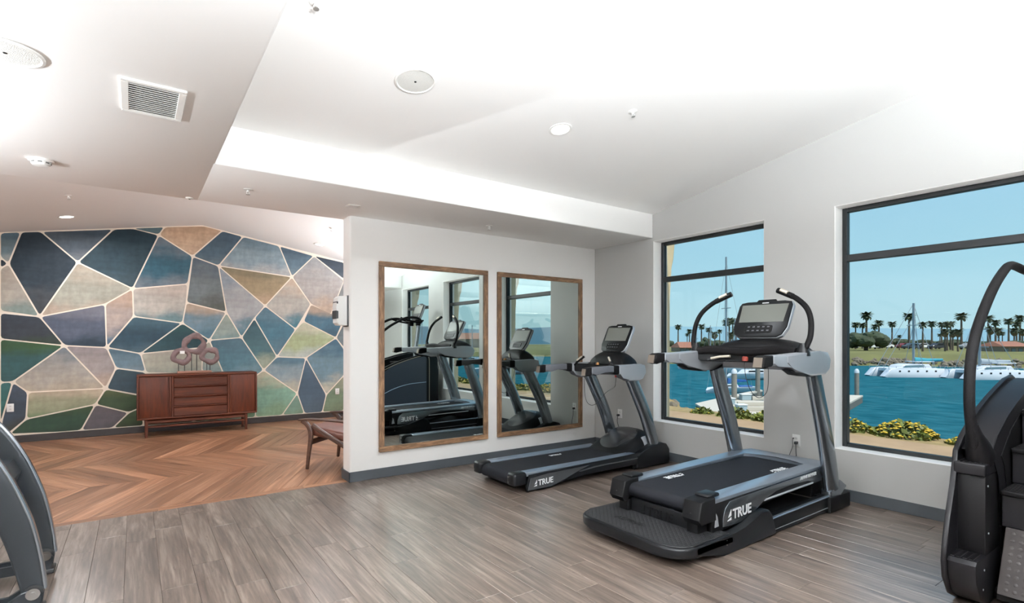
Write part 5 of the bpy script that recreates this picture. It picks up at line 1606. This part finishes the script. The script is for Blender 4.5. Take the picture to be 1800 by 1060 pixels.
def pile(px_, d_, py_top, label, r=.19):
    p = at_depth(px_, d_); zt_ = hgt(py_top, d_)
    t_ = Thing('dock_pile', label, 'pile', (p.x, p.y, ZW), group='dock piles with white caps')
    b_ = BM(); cyl(b_, (p.x, p.y, 0), r, ZW - .3, zt_ - .3, 18); t_.part('shaft', b_, m_pile)
    b_ = BM(); lathe(b_, [(r * 1.08, zt_ - .32), (r * 1.08, zt_ - .16), (r * .55, zt_ - .02), (0, zt_)], (p.x, p.y, 0), 18); t_.part('cap', b_, m_boat)
pile(1290.5, dd(703), 648, 'grey dock pile with white cap near the blue boat', .17)
pile(1332, dd(688), 640, 'grey dock pile at the edge of the narrow window', .17)
pile(1506, dd(692), 648, 'grey dock pile with white cap in the wide window', .15)
for px_, py_, sx_, lab in ((1281, 710.5, .75, 'grey dock box nearest the leaning post'), (1310, 703, .75, 'grey dock box beside the finger dock'), (1302.5, 723, .62, 'grey dock box at the front of the landing')):
    d_ = dd(py_); p = at_depth(px_, d_)
    t_ = Thing('dock_box', lab, 'dock box', (p.x, p.y, ZD), rotz=R(-33), group='dock boxes')
    t_.local = True
    b_ = BM(); box(b_, -.30 * sx_ / .75, .30 * sx_ / .75, -.22, .22, 0, .34, .02, 1); t_.part('chest', b_, m_dkbox)
    b_ = BM(); box(b_, -.33 * sx_ / .75, .33 * sx_ / .75, -.25, .25, .33, .39, .02, 1); t_.part('lid', b_, M('dock_box_lid', (206, 214, 216), rough=0.6))
for k_, (py_, pxa, pxb) in enumerate(((703.5, 1322, 1420), (713.5, 1296, 1420), (722.5, 1312, 1420))):
    d_ = dd(py_); a_, c_ = at_depth(pxa, d_), at_depth(pxb, d_ * .99)
    b_ = BM(); sweep(b_, [(a_.x, a_.y, ZD + .122), (c_.x, c_.y, ZD + .122)], rrect(.24, .20, .02), (0, 0, 1))
    single('dock_step', b_, m_conc, ['pale dock kerb farthest from the shore', 'pale dock kerb in the middle of the landing', 'pale dock kerb nearest the shrubs'][k_], 'kerb', 'dock kerbs', loc=((a_ + c_) / 2 + Vector((0, 0, ZD))))

# ------------------------------------------------------------------ boats
def catamaran(pxa, pxb, d_, label, teal, mast_px, mast_top, bow_left=True):
    """boat seen side on, its hull running between two bearings"""
    a_, c_ = at_depth(pxa, d_), at_depth(pxb, d_)
    L_ = (c_ - a_).length
    ang = math.atan2((c_ - a_).y, (c_ - a_).x)
    t_ = Thing('catamaran', label, 'boat', ((a_ + c_) / 2 + Vector((0, 0, ZW))), rotz=ang, group='white catamarans across the water', local=True)
    f = 1 if bow_left else -1          # bow at -x when f = 1
    h2 = L_ / 2
    H = L_ * .135
    for k_, yy in enumerate((-L_ * .17, L_ * .17)):
        prof = [(-f * h2, H * .12), (-f * h2 * .80, H * .95), (-f * h2 * .55, H * 1.02), (f * h2 * .78, H * .95), (f * h2, H * .72), (f * h2 * .99, 0), (f * h2 * .7, -.15), (-f * h2 * .9, -.15)]
        b_ = BM(); prism(b_, prof, yy - L_ * .055, yy + L_ * .055, 'y', L_ * .012, 2); hu = t_.part('hull', b_, m_boat)
        b_ = BM()
        for q in range(5): box(b_, -f * h2 * (.55 - q * .26) - L_ * .014, -f * h2 * (.55 - q * .26) + L_ * .014, yy - L_ * .057, yy + L_ * .057, H * .60, H * .76)
        t_.part('porthole', b_, m_frame, hu)
    b_ = BM(); box(b_, -h2 * .70, h2 * .70, -L_ * .13, L_ * .13, H * .62, H * .98, .05, 1); t_.part('bridge_deck', b_, m_boat)
    b_ = BM(); prism(b_, [(-f * h2 * .42, H * .95), (-f * h2 * .30, H * 1.30), (-f * h2 * .10, H * 1.42), (f * h2 * .45, H * 1.40), (f * h2 * .55, H * .95)], -L_ * .13, L_ * .13, 'y', .06, 2); cb = t_.part('cabin', b_, m_boat)
    b_ = BM(); prism(b_, [(-f * h2 * .31, H * 1.05), (-f * h2 * .25, H * 1.26), (f * h2 * .30, H * 1.30), (f * h2 * .30, H * 1.10)], -L_ * .133, L_ * .133, 'y'); t_.part('cabin_window', b_, M('boat_window', (70, 110, 120), rough=0.2), cb)
    b_ = BM(); box(b_, f * h2 * .10, f * h2 * .62, -L_ * .12, L_ * .12, H * 1.62, H * 1.70, .03, 1); bi = t_.part('bimini', b_, m_boat)
    b_ = BM()
    for xx in (.14, .58):
        for yy in (-.11, .11): cyl(b_, (f * h2 * xx, L_ * yy, 0), .03, H * .9, H * 1.64, 6)
    t_.part('bimini_post', b_, m_mast, bi)
    pm = at_depth(mast_px, d_)
    xm = (pm - (a_ + c_) / 2).dot((c_ - a_).normalized())
    zt_ = hgt(mast_top, d_) - ZW
    b_ = BM(); sweep(b_, [(xm, 0, H * .9), (xm - f * .02, 0, zt_ * .5), (xm, 0, zt_)], ell(.16, .12, 10), (0, 1, 0)); ms = t_.part('mast', b_, m_mast)
    b_ = BM()
    for zz in (.45, .70): box(b_, xm - .05, xm + .05, -1.1, 1.1, zt_ * zz - .04, zt_ * zz + .04)
    t_.part('spreader', b_, m_mast, ms)
    b_ = BM()
    for (ex, ey, ez, tz) in ((-f * h2 * .92, 0, H, 1.0), (-f * h2 * .70, 0, H, .82), (f * h2 * .60, 1.2, H, .98), (f * h2 * .60, -1.2, H, .98), (xm, L_ * .19, H, .72), (xm, -L_ * .19, H, .72)):
        tube(b_, [(ex, ey, ez), (xm, 0, zt_ * tz)], .028, 5)
    t_.part('stay', b_, m_mast, ms)
    b_ = BM(); sweep(b_, [(xm, 0, H * 1.85), (xm + f * h2 * .42, 0, H * 1.78), (xm + f * h2 * .86, 0, H * 1.86)], ell(.20, .26, 10), (0, 1, 0), [1.3, 1.0, .55]); t_.part('sail_cover', b_, teal)
    b_ = BM(); tube(b_, [(xm, 0, H * 1.70), (xm + f * h2 * .9, 0, H * 1.70)], .07, 8); t_.part('boom', b_, m_mast)
    b_ = BM()
    for q in range(9):
        xx = -h2 * .85 + q * h2 * 1.7 / 8
        for yy in (-L_ * .21, L_ * .21): cyl(b_, (xx, yy, 0), .025, H * .9, H * 1.22, 5)
    for yy in (-L_ * .21, L_ * .21): tube(b_, [(-h2 * .85, yy, H * 1.21), (h2 * .85, yy, H * 1.21)], .018, 5)
    t_.part('guard_rail', b_, m_mast)
catamaran(1536, 1654, 64, 'white catamaran with teal sail cover in the wide window', m_teal, 1606, 533, True)
catamaran(1673, 1797, 60, 'white catamaran behind the climber handrail', m_boatg, 1722, 541, True)

def sailboat(px_, d_, ln, ang, label, cover, mast_top, cover_on=True, grp='moored sailboats'):
    p = at_depth(px_, d_, ZW)
    t_ = Thing('sailboat', label, 'boat', p, rotz=ang, group=grp, local=True)
    h = ln * .11
    st_ = [(-.5, .02, .5), (-.42, .09, .9), (-.2, .15, 1), (.1, .16, .98), (.35, .14, .98), (.5, .11, 1.0)]
    b_ = bmesh.new(); rings = []
    for f_, w_, hh in st_:
        x = f_ * ln
        rings.append([b_.verts.new((x, y_ * ln * w_, z_)) for y_, z_ in ((-1, h * hh), (-.85, h * .35), (-.35, -.1), (.35, -.1), (.85, h * .35), (1, h * hh))])
    for q in range(len(rings) - 1):
        for j in range(5): b_.faces.new((rings[q][j], rings[q][j + 1], rings[q + 1][j + 1], rings[q + 1][j]))
        b_.faces.new((rings[q][5], rings[q][0], rings[q + 1][0], rings[q + 1][5]))
    b_.faces.new(rings[0]); b_.faces.new(rings[-1][::-1])
    t_.part('hull', b_, m_boat)
    b_ = BM(); prism(b_, [(-.28 * ln, h * .95), (-.20 * ln, h * 1.45), (.10 * ln, h * 1.45), (.14 * ln, h * .95)], -ln * .09, ln * .09, 'y', .04, 1); cb = t_.part('cabin', b_, m_boat)
    b_ = BM(); prism(b_, [(-.20 * ln, h * 1.12), (-.18 * ln, h * 1.34), (.06 * ln, h * 1.34), (.06 * ln, h * 1.12)], -ln * .092, ln * .092, 'y'); t_.part('cabin_window', b_, m_frame, cb)
    zt_ = hgt(mast_top, d_) - ZW
    b_ = BM(); sweep(b_, [(-.08 * ln, 0, h), (-.08 * ln, 0, zt_ * .5), (-.08 * ln, 0, zt_)], ell(.085, .07, 8), (0, 1, 0)); ms = t_.part('mast', b_, m_mast)
    b_ = BM(); box(b_, -.08 * ln - .03, -.08 * ln + .03, -.6, .6, zt_ * .62, zt_ * .62 + .05); t_.part('spreader', b_, m_mast, ms)
    b_ = BM()
    for (ex, ey) in ((-.48 * ln, 0), (.48 * ln, 0), (-.08 * ln, ln * .13), (-.08 * ln, -ln * .13)): tube(b_, [(ex, ey, h), (-.08 * ln, 0, zt_ * .97)], .012, 4)
    t_.part('stay', b_, m_mast, ms)
    if cover_on:
        b_ = BM(); prism(b_, [(-.06 * ln, h * 2.5), (.36 * ln, h * 2.1), (.36 * ln, h * 1.85), (-.06 * ln, h * 1.6)], -.14, .14, 'y', .06, 2); t_.part('sail_cover', b_, cover)
        b_ = BM(); box(b_, .15 * ln, .42 * ln, -.1 * ln, .1 * ln, h * 1.0, h * 1.18, .03, 1); t_.part('cockpit_cover', b_, cover)
sailboat(1283, 44, 4.4, R(-22), 'sailboat with blue canvas cover beside the dock', m_bluec, 452)
sailboat(1300, 70, 8, R(-28), 'white sailboat farther out behind the treadmill console', m_bluec, 560, False)
sailboat(1330, 59, 7, R(-28), 'white sailboat at the edge of the narrow window', m_boatg, 556, False)
sailboat(1230, 82, 7, R(-28), 'white sailboat by the far shore below the red roof', m_boatg, 563, False)
for k_, (px_, d_) in enumerate(((1253, 91), (1317, 86))):
    sailboat(px_, d_, 5.0, R(-40 + 6 * k_), ['white moored boat nearest the leaning mast', 'white moored boat behind the dock pile'][k_], m_boatg, 572 - 3 * k_, False)
for k_, (bx_, d_) in enumerate(((-50, 60), (-60, 72), (-55, 90), (-66, 52), (-44, 84))):
    # boats down the harbour, met in the mirrors
    q = Vector((d_ * math.cos(R(bx_)), d_ * math.sin(R(bx_)), 0))
    dq = q.dot(F_); 
    t0 = [c for c in COL.objects if c.name.startswith('sailboat') and c.parent is None][1]
    copy_thing(t0, (q.x, q.y, ZW), R(20 + 25 * k_), 'white sailboat moored down the harbour, %s counted from the mirror edge' % ['first', 'second', 'third', 'fourth', 'fifth'][k_])

# ------------------------------------------------------------------ far shore
ZS_ = -.9
b_ = bmesh.new()
pts = [(940, 60), (1060, 84), (1150, 100), (1240, 98), (1340, 94), (1440, 92), (1540, 92), (1640, 88), (1740, 84), (1860, 80), (2060, 74), (2460, 66)]
low = [at_depth(p_, d_, ZW - .2) for p_, d_ in pts]; top = [at_depth(p_, d_ * 1.05, ZS_) for p_, d_ in pts]; far = [at_depth(p_, 330 if p_ < 1900 else 250, ZS_ + .9) for p_, d_ in pts]
V = [[b_.verts.new(q) for q in row] for row in (low, top, far)]
for r0, r1 in ((0, 1), (1, 2)):
    for q in range(len(pts) - 1): b_.faces.new((V[r0][q], V[r0][q + 1], V[r1][q + 1], V[r1][q]))
single('far_shore', b_, m_lawn, 'grassy far shore across the harbour', kind='structure')
rr_ = random.Random(40)
b_ = bmesh.new()
for i in range(420):
    q = rr_.random() * (len(pts) - 2); i0 = int(q); f_ = q - i0
    p = low[i0].lerp(low[i0 + 1], f_).lerp(top[i0].lerp(top[i0 + 1], f_), .1 + .45 * rr_.random())
    r_ = .25 + .35 * rr_.random()
    ret = bmesh.ops.create_icosphere(b_, subdivisions=1, radius=r_, matrix=Matrix.Translation(p + Vector((0, 0, .1))))
    for v in ret['verts']: v.co += Vector((rr_.uniform(-.08, .08),) * 3)
o = single('shore_rocks', b_, m_rock, 'rock edging along the far shoreline', 'rocks', kind='stuff', sharp=20)

# palms: one short-crowned, one with a skirt of dead leaves; copied along the shore
def palm(h, crown, skirt, seed):
    rs = random.Random(seed)
    t_ = Thing('palm_tree', 'palm', 'palm tree', (0, 0, 0), local=True)
    b_ = BM(); sweep(b_, smooth([(0, 0, -.3), (.06 * h * rs.uniform(-.3, .3), 0, h * .5), (0, 0, h)], 5), ell(1, 1, 8), (0, 1, 0), [.30 - .012 * i for i in range(11)]); t_.part('trunk', b_, m_trunk)
    b_ = bmesh.new()
    for k_ in range(30):
        a = k_ * 2.399; el = R(70 - k_ * 3.7)
        ln = crown * rs.uniform(.8, 1.1)
        pr = []
        for j in range(5):
            f_ = j / 4
            pr.append(Vector((ln * f_ * math.cos(el - f_ * .5) * math.cos(a), ln * f_ * math.cos(el - f_ * .5) * math.sin(a), h + .1 + ln * f_ * math.sin(el) - ln * .38 * f_ * f_)))
        w_ = Vector((-math.sin(a), math.cos(a), 0))
        ws = [.05, .26, .42, .36, .05]
        L1 = [b_.verts.new(p_ + w_ * q * crown * .55 - Vector((0, 0, q * .35))) for p_, q in zip(pr, ws)]
        C1 = [b_.verts.new(p_) for p_ in pr]
        R1 = [b_.verts.new(p_ - w_ * q * crown * .55 - Vector((0, 0, q * .35))) for p_, q in zip(pr, ws)]
        for j in range(4):
            b_.faces.new((L1[j], L1[j + 1], C1[j + 1], C1[j])); b_.faces.new((C1[j], C1[j + 1], R1[j + 1], R1[j]))
    t_.part('crown', b_, m_frond, sharp=None)
    if skirt:
        b_ = BM(); lathe(b_, [(.35, h - skirt), (crown * .42, h - skirt * .75), (crown * .5, h - skirt * .35), (crown * .3, h + .1), (0, h + .2)], n=14)
        for v in b_.verts: v.co.x *= rs.uniform(.9, 1.1); v.co.y *= rs.uniform(.9, 1.1)
        t_.part('leaf_skirt', b_, m_skirt)
    return t_.o
# (bearing, elevation of the crown's top, distance, kind)
PALMS = [(1504,567,150,0),(1516,568,158,0),(1523,551,150,0),(1538,570,155,0),(1545,564,150,0),(1568,566,150,0),(1581,587,170,0),(1598,552,165,0),(1622,566,150,0),(1638,565,145,0),(1655,567,150,0),(1665,566,152,0),(1652,585,165,0),(1661,578,160,1),(1671,565,148,0),(1675,580,165,1),(1684,578,140,1),(1690,552,140,0),
         (1737,556,135,0),(1741,575,125,1),(1750,563,135,0),(1755,577,118,1),(1762,582,150,0),(1773,561,130,0),(1783,577,120,1),(1787,566,140,0),(1793,556,130,0),(1798,578,125,1),
         (1192,571,135,0),(1208,585,150,0),(1212,578,140,0),(1233,570,135,0),(1246,575,130,0),(1256,582,140,1),(1265,579,150,0),(1277,563,135,0),(1282,560,135,0),(1288,561,140,0),(1285,583,130,1),(1294,577,140,1),(1316,565,140,0),(1330,572,145,0)]
pa, pb = palm(9.0, 1.75, 0, 61), palm(7.5, 2.1, 2.2, 62)
used = [False, False]
for i, (px_, py_, d_, kd) in enumerate(PALMS):
    z = ZS_ + .25
    ht = hgt(py_, d_) - z - .6
    base_h = 9.0 if kd == 0 else 7.5
    zn = 0 if px_ > 1700 else 1 if px_ > 1590 else 2 if px_ > 1480 else 3
    same = sorted(q[0] for q in PALMS if q[3] == kd and (0 if q[0] > 1700 else 1 if q[0] > 1590 else 2 if q[0] > 1480 else 3) == zn)
    od = ORD[same.index(px_)]
    where = ('by the red-roofed house', 'behind the catamarans', 'around the broad shade tree', 'beyond the narrow window')[zn]
    zone = (('tall slim palm %s, %s from the left' if kd == 0 else 'palm with skirt of dead leaves %s, %s from the left') % (where, od), 'palms ' + where)
    d2 = 118 + (i * 23 % 61) * .95 if kd == 0 else 112 + (i * 7 % 11) * 2.6
    if 1490 < px_ < 1560: d2 = 148 + (i % 3) * 8
    if px_ > 1730 and kd: d2 = 136 + (i % 4) * 6
    ht = hgt(py_, d2) - z - .6
    d_ = d2
    p = at_depth(px_, d_, z)
    src = pb if kd else pa
    s_ = ht / base_h
    if not used[kd]:
        used[kd] = True
        o = src; o.location = p; o.scale = (min(s_, 1.15) * 1.12, min(s_, 1.15) * 1.12, s_); o['label'] = zone[0]
    else:
        o = copy_thing(src, p, i * 1.7, zone[0], (min(s_, 1.15) * 1.12, min(s_, 1.15) * 1.12, s_))
    o['group'] = zone[1]
# broad trees
def broad_tree(px_, d_, w_px, py_top, py_bot, seed, label):
    rs = random.Random(seed)
    p = at_depth(px_, d_, ZS_ + .2)
    t_ = Thing('broad_tree', label, 'tree', p, group='shade trees on the far shore', local=True)
    rad = w_px / 932.4 * d_ / 2
    zt_, zb = hgt(py_top, d_) - p.z, hgt(py_bot, d_) - p.z
    zb = max(zb, .6)
    b_ = bmesh.new()
    for k_ in range(26):
        a, rr2 = rs.random() * 6.283, math.sqrt(rs.random()) * .72
        u = rs.random()
        c_ = Vector((rad * rr2 * math.cos(a), rad * rr2 * math.sin(a), zb + (zt_ - zb) * (.25 + .5 * u * (1 - rr2 * .6))))
        r_ = rad * rs.uniform(.24, .36)
        ret = bmesh.ops.create_icosphere(b_, subdivisions=2, radius=1.0, matrix=Matrix.Translation(c_) @ Matrix.Diagonal((r_, r_, min(r_, (zt_ - zb) * .30), 1)))
        for v in ret['verts']: v.co += Vector((rs.uniform(-.1, .1), rs.uniform(-.1, .1), rs.uniform(-.1, .1))) * rad * .35
    t_.part('crown', b_, m_tree, sharp=None)
    b_ = BM(); tube(b_, [(0, 0, -.3), (.1, 0, zb), (0, 0, (zb + zt_) / 2)], rad * .10, 8)
    for k_ in range(4):
        a = k_ * 1.57 + .4
        tube(b_, [(0, 0, zb * .5), (rad * .3 * math.cos(a), rad * .3 * math.sin(a), zb + (zt_ - zb) * .3)], rad * .045, 6)
    t_.part('trunk', b_, m_bark)
broad_tree(1522, 128, 70, 577, 610, 71, 'large broad shade tree on the far lawn in the wide window')
broad_tree(1583, 172, 40, 594, 610, 72, 'low dark tree behind the catamaran bow')
broad_tree(1623, 174, 28, 595, 610, 73, 'low dark tree behind the catamaran mast')
broad_tree(1671, 170, 42, 595, 609, 74, 'low spreading tree between the catamarans')
broad_tree(1173, 130, 26, 595, 618, 75, 'round tree at the edge of the narrow window')
broad_tree(1240, 136, 28, 592, 612, 76, 'round tree behind the curved treadmill handle')
broad_tree(1790, 122, 46, 597, 616, 77, 'dark tree beside the red-roofed house')
broad_tree(1400, 160, 70, 590, 612, 78, 'dark tree between the two windows')
HEDGE = [(1496, 'at the window edge'), (1548, 'behind the parked white car'), (1562, 'past the broad shade tree'), (1603, 'behind the catamaran mast'), (1641, 'behind the rigging'), (1700, 'beside the climber handrail'), (1716, 'behind the second mast'), (1738, 'left of the red-roofed house'), (1222, 'beside the narrow-window house'), (1262, 'behind the tall blue-boat mast'), (1288, 'behind the treadmill console'), (1312, 'at the console edge'), (1330, 'at the narrow window edge')]
for i, (px_, w_) in enumerate(HEDGE):
    broad_tree(px_, 184 + 9 * (i % 3), 22 + 7 * (i % 2), 597 + (i % 3) * 1.5, 611, 90 + i, 'low dark bushy tree along the far road ' + w_)
# houses
def house(px_, d_, w_px, py_eave, py_ridge, py_base, label, ang=None):
    p = at_depth(px_, d_, min(hgt(py_base, d_), ZS_ + .4))
    t_ = Thing('house', label, 'house', p, rotz=(R(-35.4) if ang is None else ang), group='red-roofed houses across the harbour', local=True)
    w_ = w_px / 932.4 * d_ / 2
    ze, zr = hgt(py_eave, d_) - p.z, hgt(py_ridge, d_) - p.z
    b_ = BM(); box(b_, -w_, w_, -3, 3, -.5, ze); wl_ = t_.part('wall', b_, m_housew)
    b_ = BM(); prism(b_, [(-3.6, ze - .1), (0, zr), (3.6, ze - .1)], -w_ * .82, w_ * .82, 'x')
    for v in b_.verts:
        if v.co.z < ze: v.co.x *= 1.30
    t_.part('roof', b_, m_tile)
    for q in range(4):
        xx = -w_ * .72 + q * w_ * .48
        b_ = BM(); box(b_, xx - .45, xx + .45, -3.04, -2.98, ze * .35, ze * .75); wi = t_.part('window', b_, m_frame)
        b_ = BM(); box(b_, xx - .40, xx + .40, -3.06, -3.035, ze * .38, ze * .72); t_.part('pane', b_, M('far_pane', (104, 120, 128), rough=0.2), wi)
house(1765, 118, 50, 608, 600, 624, 'low house with terracotta roof behind the second catamaran')
house(1204, 118, 34, 610, 601, 622, 'low house with terracotta roof seen through the narrow window')
for k_, (bx_, d_, w_) in enumerate(((-58, 190, 24), (-38, 210, 30), (-72, 170, 20))):
    # houses along the shore to the other side, met in the mirrors
    p = Vector((d_ * math.cos(R(bx_)), d_ * math.sin(R(bx_)), -.6))
    t_ = Thing('house', ['terracotta-roofed house reflected beyond the harbour in the mirror', 'longest terracotta-roofed house down the shore', 'nearest terracotta-roofed house down the shore'][k_], 'house', p, rotz=R(bx_ - 90), group='red-roofed houses across the harbour', local=True)
    b_ = BM(); box(b_, -w_ / 2, w_ / 2, -4, 4, -1, 3.0); t_.part('wall', b_, m_housew)
    b_ = BM(); prism(b_, [(-4.6, 2.9), (0, 5.2), (4.6, 2.9)], -w_ / 2 - .5, w_ / 2 + .5, 'x'); t_.part('roof', b_, m_tile)
    for q in range(5):
        xx = -w_ * .4 + q * w_ * .2
        b_ = BM(); box(b_, xx - .6, xx + .6, 3.98, 4.04, .9, 2.2); t_.part('window', b_, m_frame)
b_ = bmesh.new()
pp = [(Vector((d_ * math.cos(R(a)), d_ * math.sin(R(a)), ZW - .3)), Vector(((d_ + 6) * math.cos(R(a)), (d_ + 6) * math.sin(R(a)), -1.0)), Vector((300 * math.cos(R(a)), 300 * math.sin(R(a)), -.5))) for a, d_ in ((-88, 120), (-70, 130), (-55, 140), (-40, 140), (-26, 120), (-14, 90))]
VV = [[b_.verts.new(q) for q in row] for row in pp]
for q in range(len(VV) - 1):
    for r_ in (0, 1): b_.faces.new((VV[q][r_], VV[q + 1][r_], VV[q + 1][r_ + 1], VV[q][r_ + 1]))
single('side_shore', b_, m_lawn, 'grassy shore down the harbour on the other side', kind='structure')
# parked cars on the far shore road
def car(px_, d_, colr, label):
    p = at_depth(px_, d_, ZS_ + .42)
    t_ = Thing('parked_car', label, 'car', p, rotz=R(-35 + (px_ % 7) * 3), group='cars parked on the far shore', local=True)
    b_ = BM(); prism(b_, [(-2.2, .3), (-2.2, .75), (-1.9, .95), (-1.1, 1.0), (-.6, 1.45), (.9, 1.45), (1.5, 1.0), (2.1, .92), (2.2, .6), (2.2, .3)], -.85, .85, 'y', .06, 1); t_.part('body', b_, M('car_paint_%d_%d_%d' % colr, colr, rough=0.3))
    b_ = BM(); prism(b_, [(-1.0, 1.02), (-.55, 1.38), (.85, 1.38), (1.35, 1.02)], -.87, .87, 'y'); t_.part('side_window', b_, m_frame)
    for xx in (-1.35, 1.35):
        for yy in (-.78, .78):
            b_ = BM(); cyl(b_, (xx, yy, .32), .32, -.1, .1, 12, 'y'); t_.part('wheel', b_, m_blk)
for px_, d_, colr, lab in ((1528, 142, (225, 228, 230), 'white car parked under the broad shade tree'), (1555, 145, (232, 232, 232), 'white car parked beside the broad shade tree'), 
                           (1590, 146, (120, 40, 40), 'red car parked behind the catamaran'), (1603, 148, (70, 74, 80), 'grey car parked behind the catamaran mast'), (1618, 146, (235, 235, 235), 'white car parked past the catamaran mast'),
                           (1632, 148, (52, 56, 60), 'black car parked behind the catamaran rigging'), (1648, 145, (50, 52, 58), 'black van parked between the catamarans'), 
                           (1702, 144, (150, 152, 156), 'silver car parked behind the handrail'), (1495, 146, (190, 192, 196), 'silver car parked at the window edge')):
    car(px_ + (6 if px_ == 1528 else 0), 134 + 6.5 * (px_ // 13 % 3) if px_ > 1540 else d_, colr, lab)
# hazy hills on the horizon
b_ = bmesh.new()
rs = random.Random(9)
prev = None
for i in range(49):
    a = R(-100 + i * 4.2)
    d_ = 900
    hh = 10 + 14 * (math.sin(i * .45) * .5 + .5) + 5 * rs.random() + (12 if i < 20 else 0) * max(0, math.sin(i * .16))
    row = [b_.verts.new((d_ * math.cos(a), d_ * math.sin(a), -8)), b_.verts.new((d_ * 1.02 * math.cos(a), d_ * 1.02 * math.sin(a), hh)), b_.verts.new((d_ * 1.3 * math.cos(a), d_ * 1.3 * math.sin(a), -8))]
    if prev:
        for q in range(2): b_.faces.new((prev[q], row[q], row[q + 1], prev[q + 1]))
    prev = row
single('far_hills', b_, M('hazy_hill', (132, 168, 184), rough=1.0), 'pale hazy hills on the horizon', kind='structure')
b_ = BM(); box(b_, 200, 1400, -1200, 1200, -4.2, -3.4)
single('far_land', b_, M('far_land_green', (112, 120, 104), rough=1.0), 'flat hazy land in the far distance', kind='structure')
